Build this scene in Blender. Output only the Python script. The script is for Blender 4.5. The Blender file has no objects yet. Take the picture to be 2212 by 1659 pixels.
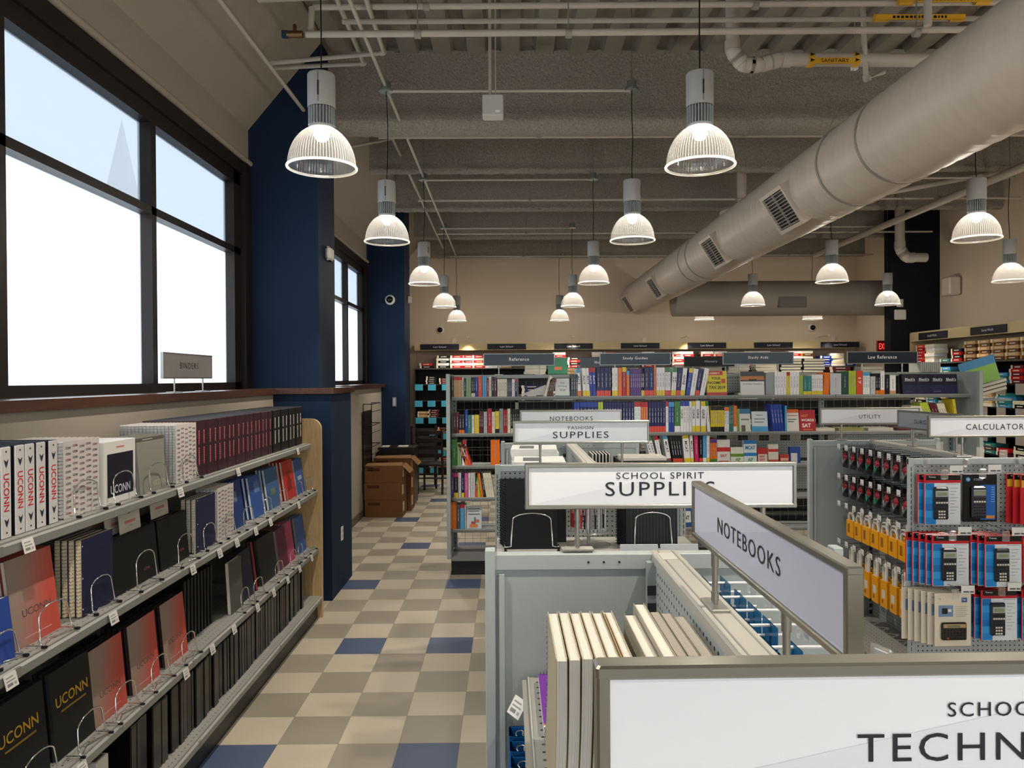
import bpy, math, random
from mathutils import Matrix, Vector
R = math.radians
sc = bpy.context.scene
col = sc.collection
random.seed(7)

# ---------------------------------------------------------------- camera, world, lights, exposure
F_PX, YAW, PITCH, ROLL, CAM_H = 1603.7, 0.0066, -0.0077, -0.006, 1.831
_cy, _sy, _cp, _sp = math.cos(YAW), math.sin(YAW), math.cos(PITCH), math.sin(PITCH)
_fw = Vector((_sy*_cp, _cy*_cp, _sp)); _r0 = Vector((_cy, -_sy, 0)); _u0 = _r0.cross(_fw)
_rt = math.cos(ROLL)*_r0 + math.sin(ROLL)*_u0
_up = -math.sin(ROLL)*_r0 + math.cos(ROLL)*_u0
cam_data = bpy.data.cameras.new('camera'); cam = bpy.data.objects.new('camera', cam_data); col.objects.link(cam)
cam_data.sensor_width = 36.0; cam_data.lens = F_PX/2212*36.0
cam_data.clip_start = 0.02; cam_data.clip_end = 200
cam.matrix_world = Matrix(((_rt.x, _up.x, -_fw.x, 0), (_rt.y, _up.y, -_fw.y, 0), (_rt.z, _up.z, -_fw.z, CAM_H), (0, 0, 0, 1)))
sc.camera = cam
world = bpy.data.worlds.new('World'); sc.world = world; world.use_nodes = True
bg = world.node_tree.nodes['Background']
bg.inputs[0].default_value = (0.86, 0.93, 1.0, 1); bg.inputs[1].default_value = 4.4
LAMP_W, SPOT_W, TRACK_W = 14.0, 100.0, 34.0
sc.view_settings.view_transform = 'Standard'; sc.view_settings.look = 'None'
sc.view_settings.exposure = 0.0; sc.view_settings.gamma = 1.0
sc.view_settings.use_curve_mapping = False
def portal(x, y, z, w, h, rot):
    l = bpy.data.lights.new('window_portal', 'AREA'); l.shape = 'RECTANGLE'; l.size = w; l.size_y = h; l.cycles.is_portal = True
    o = bpy.data.objects.new('window_portal', l); col.objects.link(o); o.location = (x, y, z); o.rotation_euler = rot
portal(-2.26, 3.2, 2.6, 1.6, 5.3, (0, -R(90), 0)); portal(-2.26, 9.1, 2.6, 1.6, 4.6, (0, -R(90), 0))
portal(2.4, -4.25, 2.05, 7.8, 2.7, (R(90), 0, 0))

def at(x, y, ax, v):
    """the point of the plane ax = v that the photograph shows at pixel (x, y)"""
    d = _fw + _rt*((x-1106)/F_PX) - _up*((y-829.5)/F_PX)
    i = 'XYZ'.index(ax); o = Vector((0, 0, CAM_H))
    return o + d*((v-o[i])/d[i])

# ---------------------------------------------------------------- colours and materials
def lin(h):
    h = h.lstrip('#'); c = [int(h[i:i+2], 16)/255 for i in (0, 2, 4)]
    return tuple((u/12.92 if u <= .04045 else ((u+.055)/1.055)**2.4) for u in c)
P = dict(navy='#171150', blue='#1f3c98', light_blue='#4a9acc', red='#b01a22', coral='#d64838', orange='#e0701c', tan='#c39a68',
         cream='#d8d2bc', white='#e4e4e4', grey='#8f9594', dark_grey='#4a4d50', black='#17171a', maroon='#5a1c28', green='#3f7d3c',
         pale_green='#86a070', dark_green='#27483f', teal='#2f7d7a', yellow='#dcc22e', lime='#a9bd3a', purple='#5b3c7e', pink='#c05a88',
         magenta='#c02a62', brown='#5a3a28', silver='#b9bdbf', kraft='#6b4a2c', cyan='#45a6c8', red_orange='#cf4a2c')
MATS = {}
def mat_vc(name, rough=.6, metal=0., coat=0., spec=.5, bump=0., bscale=200.):
    m = bpy.data.materials.new(name); m.use_nodes = True; nt = m.node_tree
    b = nt.nodes['Principled BSDF']
    a = nt.nodes.new('ShaderNodeVertexColor'); a.layer_name = 'Col'
    nt.links.new(a.outputs[0], b.inputs['Base Color'])
    b.inputs['Roughness'].default_value = rough; b.inputs['Metallic'].default_value = metal
    b.inputs['Coat Weight'].default_value = coat; b.inputs['Specular IOR Level'].default_value = spec
    if bump:
        n = nt.nodes.new('ShaderNodeTexNoise'); n.inputs['Scale'].default_value = bscale
        t = nt.nodes.new('ShaderNodeTexCoord'); nt.links.new(t.outputs['Object'], n.inputs['Vector'])
        bp = nt.nodes.new('ShaderNodeBump'); bp.inputs['Strength'].default_value = bump; bp.inputs['Distance'].default_value = .002
        nt.links.new(n.outputs[0], bp.inputs['Height']); nt.links.new(bp.outputs[0], b.inputs['Normal'])
    MATS[name] = m; return m
mat_vc('matte', .7, bump=.15); mat_vc('satin', .45, spec=.25); mat_vc('gloss', .25, spec=.3); mat_vc('metal', .38, 1.0)
mat_vc('chrome', .12, 1.0); mat_vc('powder', .45, .0, bump=.1, bscale=400); mat_vc('paint', .75, bump=.25, bscale=90, spec=.2)
mat_vc('card', .85, spec=.2, bump=.3, bscale=60); mat_vc('brushed', .33, .85)

def node_mat(name):
    m = bpy.data.materials.new(name); m.use_nodes = True
    MATS[name] = m; nt = m.node_tree
    return nt, nt.nodes['Principled BSDF'], nt.nodes, nt.links
def math_node(nt, op, a, b=None, c=None):
    n = nt.nodes.new('ShaderNodeMath'); n.operation = op
    for i, v in enumerate((a, b, c)):
        if v is None: continue
        if isinstance(v, (int, float)): n.inputs[i].default_value = v
        else: nt.links.new(v, n.inputs[i])
    return n.outputs[0]
def mix_col(nt, fac, a, b):
    n = nt.nodes.new('ShaderNodeMix'); n.data_type = 'RGBA'
    for s, v in ((n.inputs[0], fac), (n.inputs[6], a), (n.inputs[7], b)):
        if isinstance(v, (int, float)): s.default_value = v
        elif isinstance(v, tuple): s.default_value = (*v, 1)
        else: nt.links.new(v, s)
    return n.outputs[2]
def noise(nt, scale, detail=3, coord='Object', stretch=None):
    t = nt.nodes.new('ShaderNodeTexCoord'); n = nt.nodes.new('ShaderNodeTexNoise')
    n.inputs['Scale'].default_value = scale; n.inputs['Detail'].default_value = detail
    if stretch:
        mp = nt.nodes.new('ShaderNodeMapping'); mp.inputs['Scale'].default_value = stretch
        nt.links.new(t.outputs[coord], mp.inputs[0]); nt.links.new(mp.outputs[0], n.inputs['Vector'])
    else: nt.links.new(t.outputs[coord], n.inputs['Vector'])
    return n.outputs[0]
def bump(nt, h, strength, dist, bsdf):
    b = nt.nodes.new('ShaderNodeBump'); b.inputs['Strength'].default_value = strength; b.inputs['Distance'].default_value = dist
    nt.links.new(h, b.inputs['Height']); nt.links.new(b.outputs[0], bsdf.inputs['Normal'])

# floor tiles: colour per tile comes from the mesh, speckle and scuffs from noise
nt, b, N, L = node_mat('vinyl_tile')
a = N.new('ShaderNodeVertexColor'); a.layer_name = 'Col'
n1 = noise(nt, 420, 2); n2 = noise(nt, 3.0, 4)
v = math_node(nt, 'MULTIPLY_ADD', n1, .36, .82); v2 = math_node(nt, 'MULTIPLY_ADD', n2, .24, .88)
vm = N.new('ShaderNodeVectorMath'); vm.operation = 'SCALE'
L.new(a.outputs[0], vm.inputs[0]); L.new(math_node(nt, 'MULTIPLY', v, v2), vm.inputs['Scale'])
L.new(vm.outputs[0], b.inputs['Base Color'])
L.new(math_node(nt, 'MULTIPLY_ADD', n2, .3, .22), b.inputs['Roughness'])
# sprayed fireproofing
nt, b, N, L = node_mat('fireproofing')
n1 = noise(nt, 55, 5); n2 = noise(nt, 3, 4)
L.new(mix_col(nt, math_node(nt, 'MULTIPLY_ADD', n1, 1.8, -.4), lin('#766f65'), lin('#989085')), b.inputs['Base Color'])
b.inputs['Roughness'].default_value = .95
bump(nt, n1, .7, .02, b)
# painted fluted steel deck with brown overspray
nt, b, N, L = node_mat('steel_deck')
n1 = noise(nt, 2.2, 5); n2 = noise(nt, 40, 3)
L.new(mix_col(nt, math_node(nt, 'MULTIPLY_ADD', n1, 3.4, -1.75), lin('#857e74'), lin('#513d30')), b.inputs['Base Color'])
b.inputs['Roughness'].default_value = .7; bump(nt, n2, .3, .004, b)
# wood kinds
def wood(name, c1, c2, rough, sc_=(1, 14, 14)):
    nt, b, N, L = node_mat(name)
    n1 = noise(nt, 5, 6, stretch=sc_)
    L.new(mix_col(nt, math_node(nt, 'MULTIPLY_ADD', n1, 1.8, -.4), lin(c1), lin(c2)), b.inputs['Base Color'])
    b.inputs['Roughness'].default_value = rough
wood('ledge_wood', '#331c11', '#55321e', .3, (14, 1, 14)); wood('maple', '#a98a5c', '#c4a777', .4, (14, 14, 1.5)); wood('dark_wood', '#15100e', '#2a1d17', .35)
# pegboard / perforated shelf steel: holes on a 25 mm grid in two of the three object axes
def perf(name, base, ax, pitch=.0254, r=.0042, rough=.45):
    nt, b, N, L = node_mat(name)
    t = N.new('ShaderNodeTexCoord'); s = N.new('ShaderNodeSeparateXYZ'); L.new(t.outputs['Object'], s.inputs[0])
    d = None
    for k in ax:
        o = s.outputs['XYZ'.index(k)]
        w = math_node(nt, 'SUBTRACT', math_node(nt, 'FRACT', math_node(nt, 'DIVIDE', o, pitch)), .5)
        w = math_node(nt, 'MULTIPLY', w, w); d = w if d is None else math_node(nt, 'ADD', d, w)
    hole = math_node(nt, 'LESS_THAN', d, (r/pitch)**2)
    L.new(mix_col(nt, hole, lin(base), lin('#1b1c1c')), b.inputs['Base Color'])
    b.inputs['Roughness'].default_value = rough
perf('peg_XZ', '#9ea4a3', 'XZ'); perf('peg_YZ', '#9ea4a3', 'YZ'); perf('perf_XY', '#8d8d88', 'XY', .032, .0038)
# window film, lamp lens, clear plastic, emission
nt, b, N, L = node_mat('window_film')
out = N['Material Output']; N.remove(b)
tr = N.new('ShaderNodeBsdfTransparent'); tl = N.new('ShaderNodeBsdfTranslucent'); ms = N.new('ShaderNodeMixShader')
a = N.new('ShaderNodeVertexColor'); a.layer_name = 'Col'
L.new(a.outputs[0], tr.inputs[0]); L.new(a.outputs[0], tl.inputs[0]); ms.inputs[0].default_value = .35
L.new(tr.outputs[0], ms.inputs[1]); L.new(tl.outputs[0], ms.inputs[2]); L.new(ms.outputs[0], out.inputs[0])
def lens(name, f_tr, f_gl, cold=(1, 1, 1)):
    nt, b, N, L = node_mat(name)
    out = N['Material Output']; N.remove(b)
    tr = N.new('ShaderNodeBsdfTransparent'); tl = N.new('ShaderNodeBsdfTranslucent'); gl = N.new('ShaderNodeBsdfGlossy')
    gl.inputs['Roughness'].default_value = .15
    tl.inputs[0].default_value = (*cold, 1)
    m1 = N.new('ShaderNodeMixShader'); m1.inputs[0].default_value = f_tr
    m2 = N.new('ShaderNodeMixShader'); m2.inputs[0].default_value = f_gl
    L.new(tl.outputs[0], m1.inputs[1]); L.new(tr.outputs[0], m1.inputs[2])
    L.new(m1.outputs[0], m2.inputs[1]); L.new(gl.outputs[0], m2.inputs[2]); L.new(m2.outputs[0], out.inputs[0])
lens('prismatic', .90, .08, (1, .98, .94))
# the lens is ribbed: thick ribs scatter more light than the grooves between them
nt = MATS['prismatic'].node_tree; t_ = nt.nodes.new('ShaderNodeTexCoord'); s_ = nt.nodes.new('ShaderNodeSeparateXYZ'); nt.links.new(t_.outputs['Object'], s_.inputs[0])
a_ = math_node(nt, 'SINE', math_node(nt, 'MULTIPLY', math_node(nt, 'ARCTAN2', s_.outputs[0], s_.outputs[1]), 72.0))
f_ = math_node(nt, 'MULTIPLY_ADD', a_, .05, .925)
for n_ in nt.nodes:
    if n_.type == 'MIX_SHADER' and abs(n_.inputs[0].default_value-.90) < 1e-4: nt.links.new(f_, n_.inputs[0])
lens('lens_rim', .2, .05, (1, .97, .9)); lens('clear_plastic', .8, .12)
def emit(name, c, s):
    nt, b, N, L = node_mat(name)
    b.inputs['Base Color'].default_value = (*c, 1); b.inputs['Emission Color'].default_value = (*c, 1); b.inputs['Emission Strength'].default_value = s
emit('lamp_bulb', (1, .93, .8), 40); emit('exit_red', (1, .06, .05), 2.2)

# ---------------------------------------------------------------- mesh builder
def C_(c):
    if isinstance(c, str): return lin(P.get(c, c))
    return c
class MB:
    def __init__(s, mat='satin', M=None): s.v = []; s.f = []; s.c = []; s.m = []; s.s = []; s.mat = mat; s.M = M
    def add(s, vs, fs, c, mat=None, smooth=False, M=None):
        o = len(s.v); M = M or s.M
        for p in vs: s.v.append(tuple(M @ Vector(p)) if M else tuple(p))
        c = C_(c)
        for f in fs: s.f.append(tuple(i+o for i in f)); s.c.append(c); s.m.append(mat or s.mat); s.s.append(smooth)
        return s
    def box(s, x0, x1, y0, y1, z0, z1, c, mat=None, M=None):
        vs = [(x, y, z) for z in (z0, z1) for y in (y0, y1) for x in (x0, x1)]
        return s.add(vs, [(0, 2, 3, 1), (4, 5, 7, 6), (0, 1, 5, 4), (2, 6, 7, 3), (0, 4, 6, 2), (1, 3, 7, 5)], c, mat, M=M)
    def bbox(s, x0, x1, y0, y1, z0, z1, c, mat=None, r=.002, M=None):
        """box with chamfered vertical and horizontal edges"""
        vs = []; r = min(r, (x1-x0)*.45, (y1-y0)*.45, (z1-z0)*.45)
        for z, k in ((z0, r), (z0+r, 0), (z1-r, 0), (z1, r)):
            for (px, py) in ((x0+r, y0), (x1-r, y0), (x1, y0+r), (x1, y1-r), (x1-r, y1), (x0+r, y1), (x0, y1-r), (x0, y0+r)):
                cx, cy = (x0+x1)/2, (y0+y1)/2
                vs.append((px-math.copysign(k, px-cx) if k else px, py-math.copysign(k, py-cy) if k else py, z))
        fs = [tuple(range(7, -1, -1)), tuple(range(24, 32))]
        for l in range(3):
            for i in range(8): j = (i+1) % 8; fs.append((l*8+i, l*8+j, l*8+8+j, l*8+8+i))
        return s.add(vs, fs, c, mat, M=M)
    def quad(s, pts, c, mat=None, M=None): return s.add(pts, [tuple(range(len(pts)))], c, mat, M=M)
    def fr(s, x0, x1, z0, z1, y, c, mat=None, M=None):
        """flat print facing -y at depth y"""
        return s.add([(x0, y, z0), (x1, y, z0), (x1, y, z1), (x0, y, z1)], [(0, 1, 2, 3)], c, mat, M=M)
    def tube(s, pts, r, c, mat=None, n=8, cap=True, smooth=True, M=None):
        pts = [Vector(p) for p in pts]; vs = []; fs = []; prev = None
        for i, p in enumerate(pts):
            d = (pts[min(i+1, len(pts)-1)]-pts[max(i-1, 0)]).normalized()
            if prev is None:
                a = d.orthogonal().normalized()
            else:
                a = (prev - d*prev.dot(d))
                a = a.normalized() if a.length > 1e-6 else d.orthogonal().normalized()
            prev = a; b_ = d.cross(a); rr = r[i] if isinstance(r, (list, tuple)) else r
            for k in range(n):
                t = 2*math.pi*k/n; vs.append(p + a*math.cos(t)*rr + b_*math.sin(t)*rr)
        for i in range(len(pts)-1):
            for k in range(n): j = (k+1) % n; fs.append((i*n+k, i*n+j, i*n+n+j, i*n+n+k))
        s.add(vs, fs, c, mat, smooth, M=M)
        if cap: s.add([vs[k] for k in range(n)], [tuple(range(n-1, -1, -1))], c, mat, M=M); s.add(vs[-n:], [tuple(range(n))], c, mat, M=M)
        return s
    def lathe(s, prof, c, mat=None, n=24, cx=0, cy=0, rib=0, smooth=True, M=None):
        vs = []; fs = []
        for (r, z) in prof:
            for k in range(n):
                t = 2*math.pi*k/n; q = r + (rib if k % 2 else 0); vs.append((cx+q*math.cos(t), cy+q*math.sin(t), z))
        for i in range(len(prof)-1):
            for k in range(n): j = (k+1) % n; fs.append((i*n+k, i*n+j, i*n+n+j, i*n+n+k))
        return s.add(vs, fs, c, mat, smooth, M=M)
    def disc(s, r, z, c, mat=None, n=20, cx=0, cy=0, up=True, M=None):
        vs = [(cx+r*math.cos(2*math.pi*k/n), cy+r*math.sin(2*math.pi*k/n), z) for k in range(n)]
        return s.add(vs, [tuple(range(n)) if up else tuple(range(n-1, -1, -1))], c, mat, M=M)
    def cylz(s, r, z0, z1, c, mat=None, n=20, cx=0, cy=0, M=None):
        s.lathe([(r, z0), (r, z1)], c, mat, n, cx, cy, M=M); s.disc(r, z0, c, mat, n, cx, cy, False, M=M); return s.disc(r, z1, c, mat, n, cx, cy, M=M)
    def text(s, t, w, h, x, z, y=-.001, c='white', mat=None, M=None, vert=0, space=1.0, bold=0):
        """lettering facing -y centred on (x, z); w total width (None: natural), h cap height; vert=1 reads downward, -1 upward"""
        vs, fs, W, H = glyphs(t, space, bold)
        k = h/H; kx = (w/W) if w else k
        out = []
        for (px, py) in vs:
            a_, b_ = (px-W/2)*kx, (py-H/2)*k
            if vert == 1: a_, b_ = b_, -a_
            elif vert == -1: a_, b_ = -b_, a_
            out.append((x+a_, y, z+b_))
        return s.add(out, fs, c, mat, M=M)
    def mesh(s, name):
        me = bpy.data.meshes.new(name); me.from_pydata(s.v, [], s.f)
        names = []
        for m in s.m:
            if m not in names: names.append(m)
        for m in names: me.materials.append(MATS[m])
        idx = {m: i for i, m in enumerate(names)}
        me.polygons.foreach_set('material_index', [idx[m] for m in s.m])
        me.polygons.foreach_set('use_smooth', s.s)
        ca = me.color_attributes.new('Col', 'FLOAT_COLOR', 'CORNER')
        buf = []
        for f, c in zip(s.f, s.c):
            buf.extend((c[0], c[1], c[2], 1.0)*len(f))
        ca.data.foreach_set('color', buf); me.update()
        return me
_gl = {}
def glyphs(t, space=1.0, bold=0):
    if (t, space, bold) in _gl: return _gl[(t, space, bold)]
    cu = bpy.data.curves.new('t', 'FONT'); cu.body = t; cu.resolution_u = 3; cu.space_character = space; cu.offset = bold
    o = bpy.data.objects.new('t', cu); col.objects.link(o)
    dg = bpy.context.evaluated_depsgraph_get(); dg.update()
    me = bpy.data.meshes.new_from_object(o.evaluated_get(dg))
    vs = [(v.co.x, v.co.y) for v in me.vertices]; fs = [tuple(p.vertices) for p in me.polygons]
    bpy.data.objects.remove(o); bpy.data.curves.remove(cu); bpy.data.meshes.remove(me)
    x0 = min(v[0] for v in vs); y0 = min(v[1] for v in vs)
    vs = [(x-x0, y-y0) for x, y in vs]
    # faces must look to -y once laid in the xz plane
    r = (vs, fs, max(v[0] for v in vs), max(v[1] for v in vs)); _gl[(t, space, bold)] = r
    return r

# ---------------------------------------------------------------- objects
def tag(o, label=None, cat=None, group=None, kind=None):
    if label: o['label'] = label
    if cat: o['category'] = cat
    if group: o['group'] = group
    if kind: o['kind'] = kind
    return o
def thing(name, label, cat, loc=(0, 0, 0), rz=0, group=None, rx=0):
    o = bpy.data.objects.new(name, None); col.objects.link(o); o.empty_display_size = .05
    o.location = loc; o.rotation_euler = (rx, 0, rz)
    return tag(o, label, cat, group)
def part(name, mb, parent, label=None, kind=None):
    o = bpy.data.objects.new(name, mb if isinstance(mb, bpy.types.Mesh) else mb.mesh(name)); col.objects.link(o); o.parent = parent
    return tag(o, label, kind=kind)
def solo(name, mb, label, cat, loc=(0, 0, 0), rz=0, group=None, ry=0, rx=0, kind=None):
    o = bpy.data.objects.new(name, mb if isinstance(mb, bpy.types.Mesh) else mb.mesh(name)); col.objects.link(o)
    o.location = loc; o.rotation_euler = (rx, ry, rz)
    return tag(o, label, cat, group, kind)
def struct(name, mb): return solo(name, mb, None, None, kind='structure')
def dup(root, loc=None, rz=None, label=None, group=None, scale=None):
    kids = {}
    for o in col.objects:
        if o.parent: kids.setdefault(o.parent.name, []).append(o)
    def cp(o, par):
        c = o.copy(); col.objects.link(c)
        if par: c.parent = par
        for k in kids.get(o.name, []): cp(k, c)
        return c
    r = cp(root, None)
    if loc is not None: r.location = loc
    if rz is not None: r.rotation_euler = (r.rotation_euler[0], r.rotation_euler[1], rz)
    if scale: r.scale = scale
    if label: r['label'] = label
    if group: r['group'] = group
    return r
ORD = ['zeroth', 'first', 'second', 'third', 'fourth', 'fifth', 'sixth', 'seventh', 'eighth', 'ninth', 'tenth', 'eleventh', 'twelfth',
       'thirteenth', 'fourteenth', 'fifteenth', 'sixteenth', 'seventeenth', 'eighteenth', 'nineteenth', 'twentieth']
def nth(n):
    if n <= 20: return ORD[n]
    if n > 99: return 'hundred-and-'+nth(n-100) if n > 100 else 'hundredth'
    T = {2: 'twenty', 3: 'thirty', 4: 'forty', 5: 'fifty', 6: 'sixty', 7: 'seventy', 8: 'eighty', 9: 'ninety'}[n//10]
    return (T + '-' + ORD[n % 10]) if n % 10 else T[:-1] + 'ieth'
# ---------------------------------------------------------------- the room
X0T, Y0T, TS = -1.4683, 3.7197, .3048
m = MB('vinyl_tile')
BL = {-1: (0, 3), 4: (1, 3), 9: (0, 3), 14: (1, 3), 19: (0, 3), 24: (1, 3), 29: (0, 3)}
light, dark, blue = lin('#ada492'), lin('#8b8476'), lin('#45526c')
rr = random.Random(3)
for j in range(-27, 37):
    for i in range(-3, 30):
        x, y = X0T+i*TS, Y0T+j*TS
        c = dark if (i+j) % 2 else light
        if (j in BL and i in BL[j]) or ((j+1) % 5 == 0 and i > 4 and (i*7+j*3) % 5 == 0): c = blue
        k = rr.uniform(.93, 1.06); g = .0006
        m.add([(x+g, y+g, 0), (x+TS-g, y+g, 0), (x+TS-g, y+TS-g, 0), (x+g, y+TS-g, 0)], [(0, 1, 2, 3)], tuple(u*k for u in c))
m.box(-2.4, 7.4, -4.4, 15, -.05, -.0004, '#5e5446', 'matte')
struct('floor', m)

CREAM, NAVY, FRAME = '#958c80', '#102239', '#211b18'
# left wall: lower wall, header and stepped soffit, bays between the pillars
m = MB('paint')
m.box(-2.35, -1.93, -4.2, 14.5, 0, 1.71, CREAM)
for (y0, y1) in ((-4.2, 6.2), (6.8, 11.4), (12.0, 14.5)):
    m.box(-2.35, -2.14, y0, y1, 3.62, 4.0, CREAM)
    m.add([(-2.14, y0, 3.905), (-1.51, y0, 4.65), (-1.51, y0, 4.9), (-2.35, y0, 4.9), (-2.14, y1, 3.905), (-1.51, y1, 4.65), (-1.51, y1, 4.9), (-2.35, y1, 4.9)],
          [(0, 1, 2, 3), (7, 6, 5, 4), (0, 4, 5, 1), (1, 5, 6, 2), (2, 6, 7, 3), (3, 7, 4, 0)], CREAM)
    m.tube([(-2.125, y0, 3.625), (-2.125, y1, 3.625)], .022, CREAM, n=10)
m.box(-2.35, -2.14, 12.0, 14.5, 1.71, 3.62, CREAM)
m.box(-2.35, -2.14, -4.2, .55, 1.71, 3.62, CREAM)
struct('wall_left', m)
m = MB('paint')
m.box(-2.3, -1.565, 6.2, 6.78, 1.7, 4.9, NAVY); m.box(-1.93, -1.456, 6.134, 6.92, 0, 1.71, NAVY)
struct('wall_left_pillar', m)
m = MB('paint'); m.box(-2.3, -1.565, 11.4, 12.0, 0, 4.9, NAVY); struct('wall_left_pillar', m)
m = MB('paint'); m.box(6.07, 6.85, 11.7, 11.9, 0, 4.9, '#0b0d16'); struct('wall_right_pillar', m)
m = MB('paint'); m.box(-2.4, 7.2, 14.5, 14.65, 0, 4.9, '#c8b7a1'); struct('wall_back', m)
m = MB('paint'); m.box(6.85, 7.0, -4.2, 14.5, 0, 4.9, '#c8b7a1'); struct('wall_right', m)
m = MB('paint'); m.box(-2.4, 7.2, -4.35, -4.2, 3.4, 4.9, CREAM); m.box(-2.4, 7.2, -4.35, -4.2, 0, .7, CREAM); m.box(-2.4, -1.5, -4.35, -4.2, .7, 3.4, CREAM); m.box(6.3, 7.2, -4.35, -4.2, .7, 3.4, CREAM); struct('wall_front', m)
r3 = bpy.data.objects.new('window_3', None); col.objects.link(r3); r3['kind'] = 'structure'  # unseen window, added for cool daylight on faces turned to the camera
m = MB('satin')
for x in (-1.5, .06, 1.62, 3.18, 4.74, 6.24): m.box(x, x+.06, -4.32, -4.22, .7, 3.4, '#2a2420')
for z in (.7, 3.34): m.box(-1.5, 6.3, -4.32, -4.22, z, z+.06, '#2a2420')
part('window_frame', m, r3)
m = MB('clear_plastic'); m.box(-1.5, 6.3, -4.275, -4.27, .7, 3.4, 'white'); part('glass_pane', m, r3)
m = MB('satin'); m.box(-1.93, -1.918, 6.93, 11.4, 0, .1, '#5b534a'); struct('baseboard_left', m)
# ledge of dark wood under the windows and round the pillar
m = MB('ledge_wood')
m.box(-2.17, -1.898, -4.2, 6.11, 1.71, 1.757, 'brown'); m.box(-2.17, -1.425, 6.11, 6.95, 1.712, 1.76, 'brown'); m.box(-2.17, -1.87, 6.95, 11.38, 1.71, 1.757, 'brown')
struct('trim_1', m)

def window(n, y0, y1, cuts, transom=2.87):
    """dark frame, two rows of panes; cuts are mullion centres"""
    r = bpy.data.objects.new('window_%d' % n, None); col.objects.link(r); r['kind'] = 'structure'
    m = MB('satin'); xi, xo = -2.16, -2.245
    m.box(xo, xi, y0, y1, 3.405, 3.62, FRAME); m.box(xi, -2.135, y0, y1, 3.50, 3.62, '#1f1a17'); m.box(xo, xi, y0, y1, 1.757, 1.812, FRAME)
    m.box(xo, xi, y0, y1, transom-.025, transom+.025, FRAME)
    for y in (y0, y1): s = .14 if y == y0 else -.28; m.box(xo, xi, min(y, y+s), max(y, y+s), 1.757, 3.62, FRAME)
    m.box(xi, -2.12, y1-.14, y1, 1.757, 3.62, FRAME)
    for c in cuts: m.box(xo, xi, c-.03, c+.03, 1.812, 3.405, FRAME)
    part('window_frame', m, r)
    ed = [y0+.12] + list(cuts) + [y1-.26]
    for a_, b_ in zip(ed, ed[1:]):
        for z0, z1, c in ((1.805, transom, '#eceeef'), (transom, 3.41, '#b6babe')):
            m = MB('window_film'); m.box(-2.236, -2.23, a_, b_, z0, z1, c); part('glass_pane', m, r)
window(1, .55, 6.2, (1.90, 3.20, 4.58))
window(2, 6.78, 11.4, (7.3, 8.75, 10.12))
# outside: paved ground and pale town buildings seen through the film
m = MB('matte'); m.box(-60, -2.6, -30, 60, -.4, -.3, '#d8dde0'); m.box(-2.6, 60, -40, -4.6, -.4, -.3, '#d8dde0'); struct('street_ground', m)
def building(x, y0, y1, h, c, label, roofc='#b9b4ae', steeple=False):
    t = thing('town_building', label, 'building', (x, (y0+y1)/2, -.3)); hl = (y1-y0)/2
    m = MB('matte'); m.box(-5, 0, -hl, hl, 0, h, c); part('wall', m, t)
    m = MB('matte'); m.add([(-5.3, -hl-.3, h), (.3, -hl-.3, h), (.3, hl+.3, h), (-5.3, hl+.3, h), (-2.5, -hl-.3, h+1.7), (-2.5, hl+.3, h+1.7)],
                           [(0, 1, 4), (1, 2, 5, 4), (2, 3, 5), (3, 0, 4, 5), (3, 2, 1, 0)], roofc); part('roof', m, t)
    for k in range(int(hl*2//2)):
        for z in (1.2, 4.0):
            if z+1.6 < h: m = MB('gloss'); m.box(-.02, .03, -hl+.6+k*2, -hl+1.5+k*2, z, z+1.5, '#93a0a8'); part('window', m, t)
    if steeple:
        m = MB('matte'); m.box(-3.2, -1.2, -1, 1, h, h+5, c); m.add([(-3.4, -1.2, h+5), (-1, -1.2, h+5), (-1, 1.2, h+5), (-3.4, 1.2, h+5), (-2.2, 0, h+13)],
                                                                   [(0, 1, 4), (1, 2, 4), (2, 3, 4), (3, 0, 4)], c); part('steeple', m, t)
building(-14, 12, 22, 5.2, '#e2ddd6', 'pale low building seen hazily through the left pane', '#c9c5c2')
building(-24, 44, 58, 7, '#d9d2cb', 'pale church with pointed steeple behind the upper window pane', steeple=True)
building(-13, 27, 38, 4.4, '#dcd6d4', 'low pale building seen through the second window column', '#c7aea8')

# ceiling: fluted deck, sprayed beams
m = MB('steel_deck'); x = -2.35; ZD = 4.62
m.box(-2.4, 7.2, -4.4, 14.7, 4.9, 5.0, '#8a8074')
pr = []
while x < 7.1:
    pr += [(x, ZD), (x+.15, ZD), (x+.175, ZD+.08), (x+.265, ZD+.08), (x+.29, ZD)]; x += .29
vs = [(a_, -4.2, z) for a_, z in pr]+[(a_, 14.5, z) for a_, z in pr]; n = len(pr)
m.add(vs, [(i, i+n, i+1+n, i+1) for i in range(n-1)], 'grey')
struct('ceiling', m)
def beam(y, zb, ztop, fr_, name='ceiling_beam', x0=-1.52, x1=6.85, wob=.012):
    m = MB('fireproofing'); rr = random.Random(int(y*10)); N_ = 14; xs = [x0+(x1-x0)*i/190 for i in range(191)]
    prof = []
    for k in range(N_+1):
        t = math.pi + math.pi*k/N_; prof.append((fr_*1.35*math.cos(t), zb+fr_+fr_*math.sin(t)))
    prof = [(-.045, ztop), (-.05, zb+fr_*2.6), (-fr_*.9, zb+fr_*1.9)]+prof+[(fr_*.9, zb+fr_*1.9), (.05, zb+fr_*2.6), (.045, ztop)]
    vs = []
    for x in xs:
        for (py, pz) in prof: vs.append((x, y+py+rr.uniform(-wob, wob), pz+rr.uniform(-wob, wob)))
    k = len(prof); fs = [(i*k+j, i*k+j+1, i*k+k+j+1, i*k+k+j) for i in range(190) for j in range(k-1)]
    m.add(vs, fs, 'grey', smooth=True); struct(name, m)
beam(6.45, 3.94, ZD+.03, .095, wob=.008)
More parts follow.
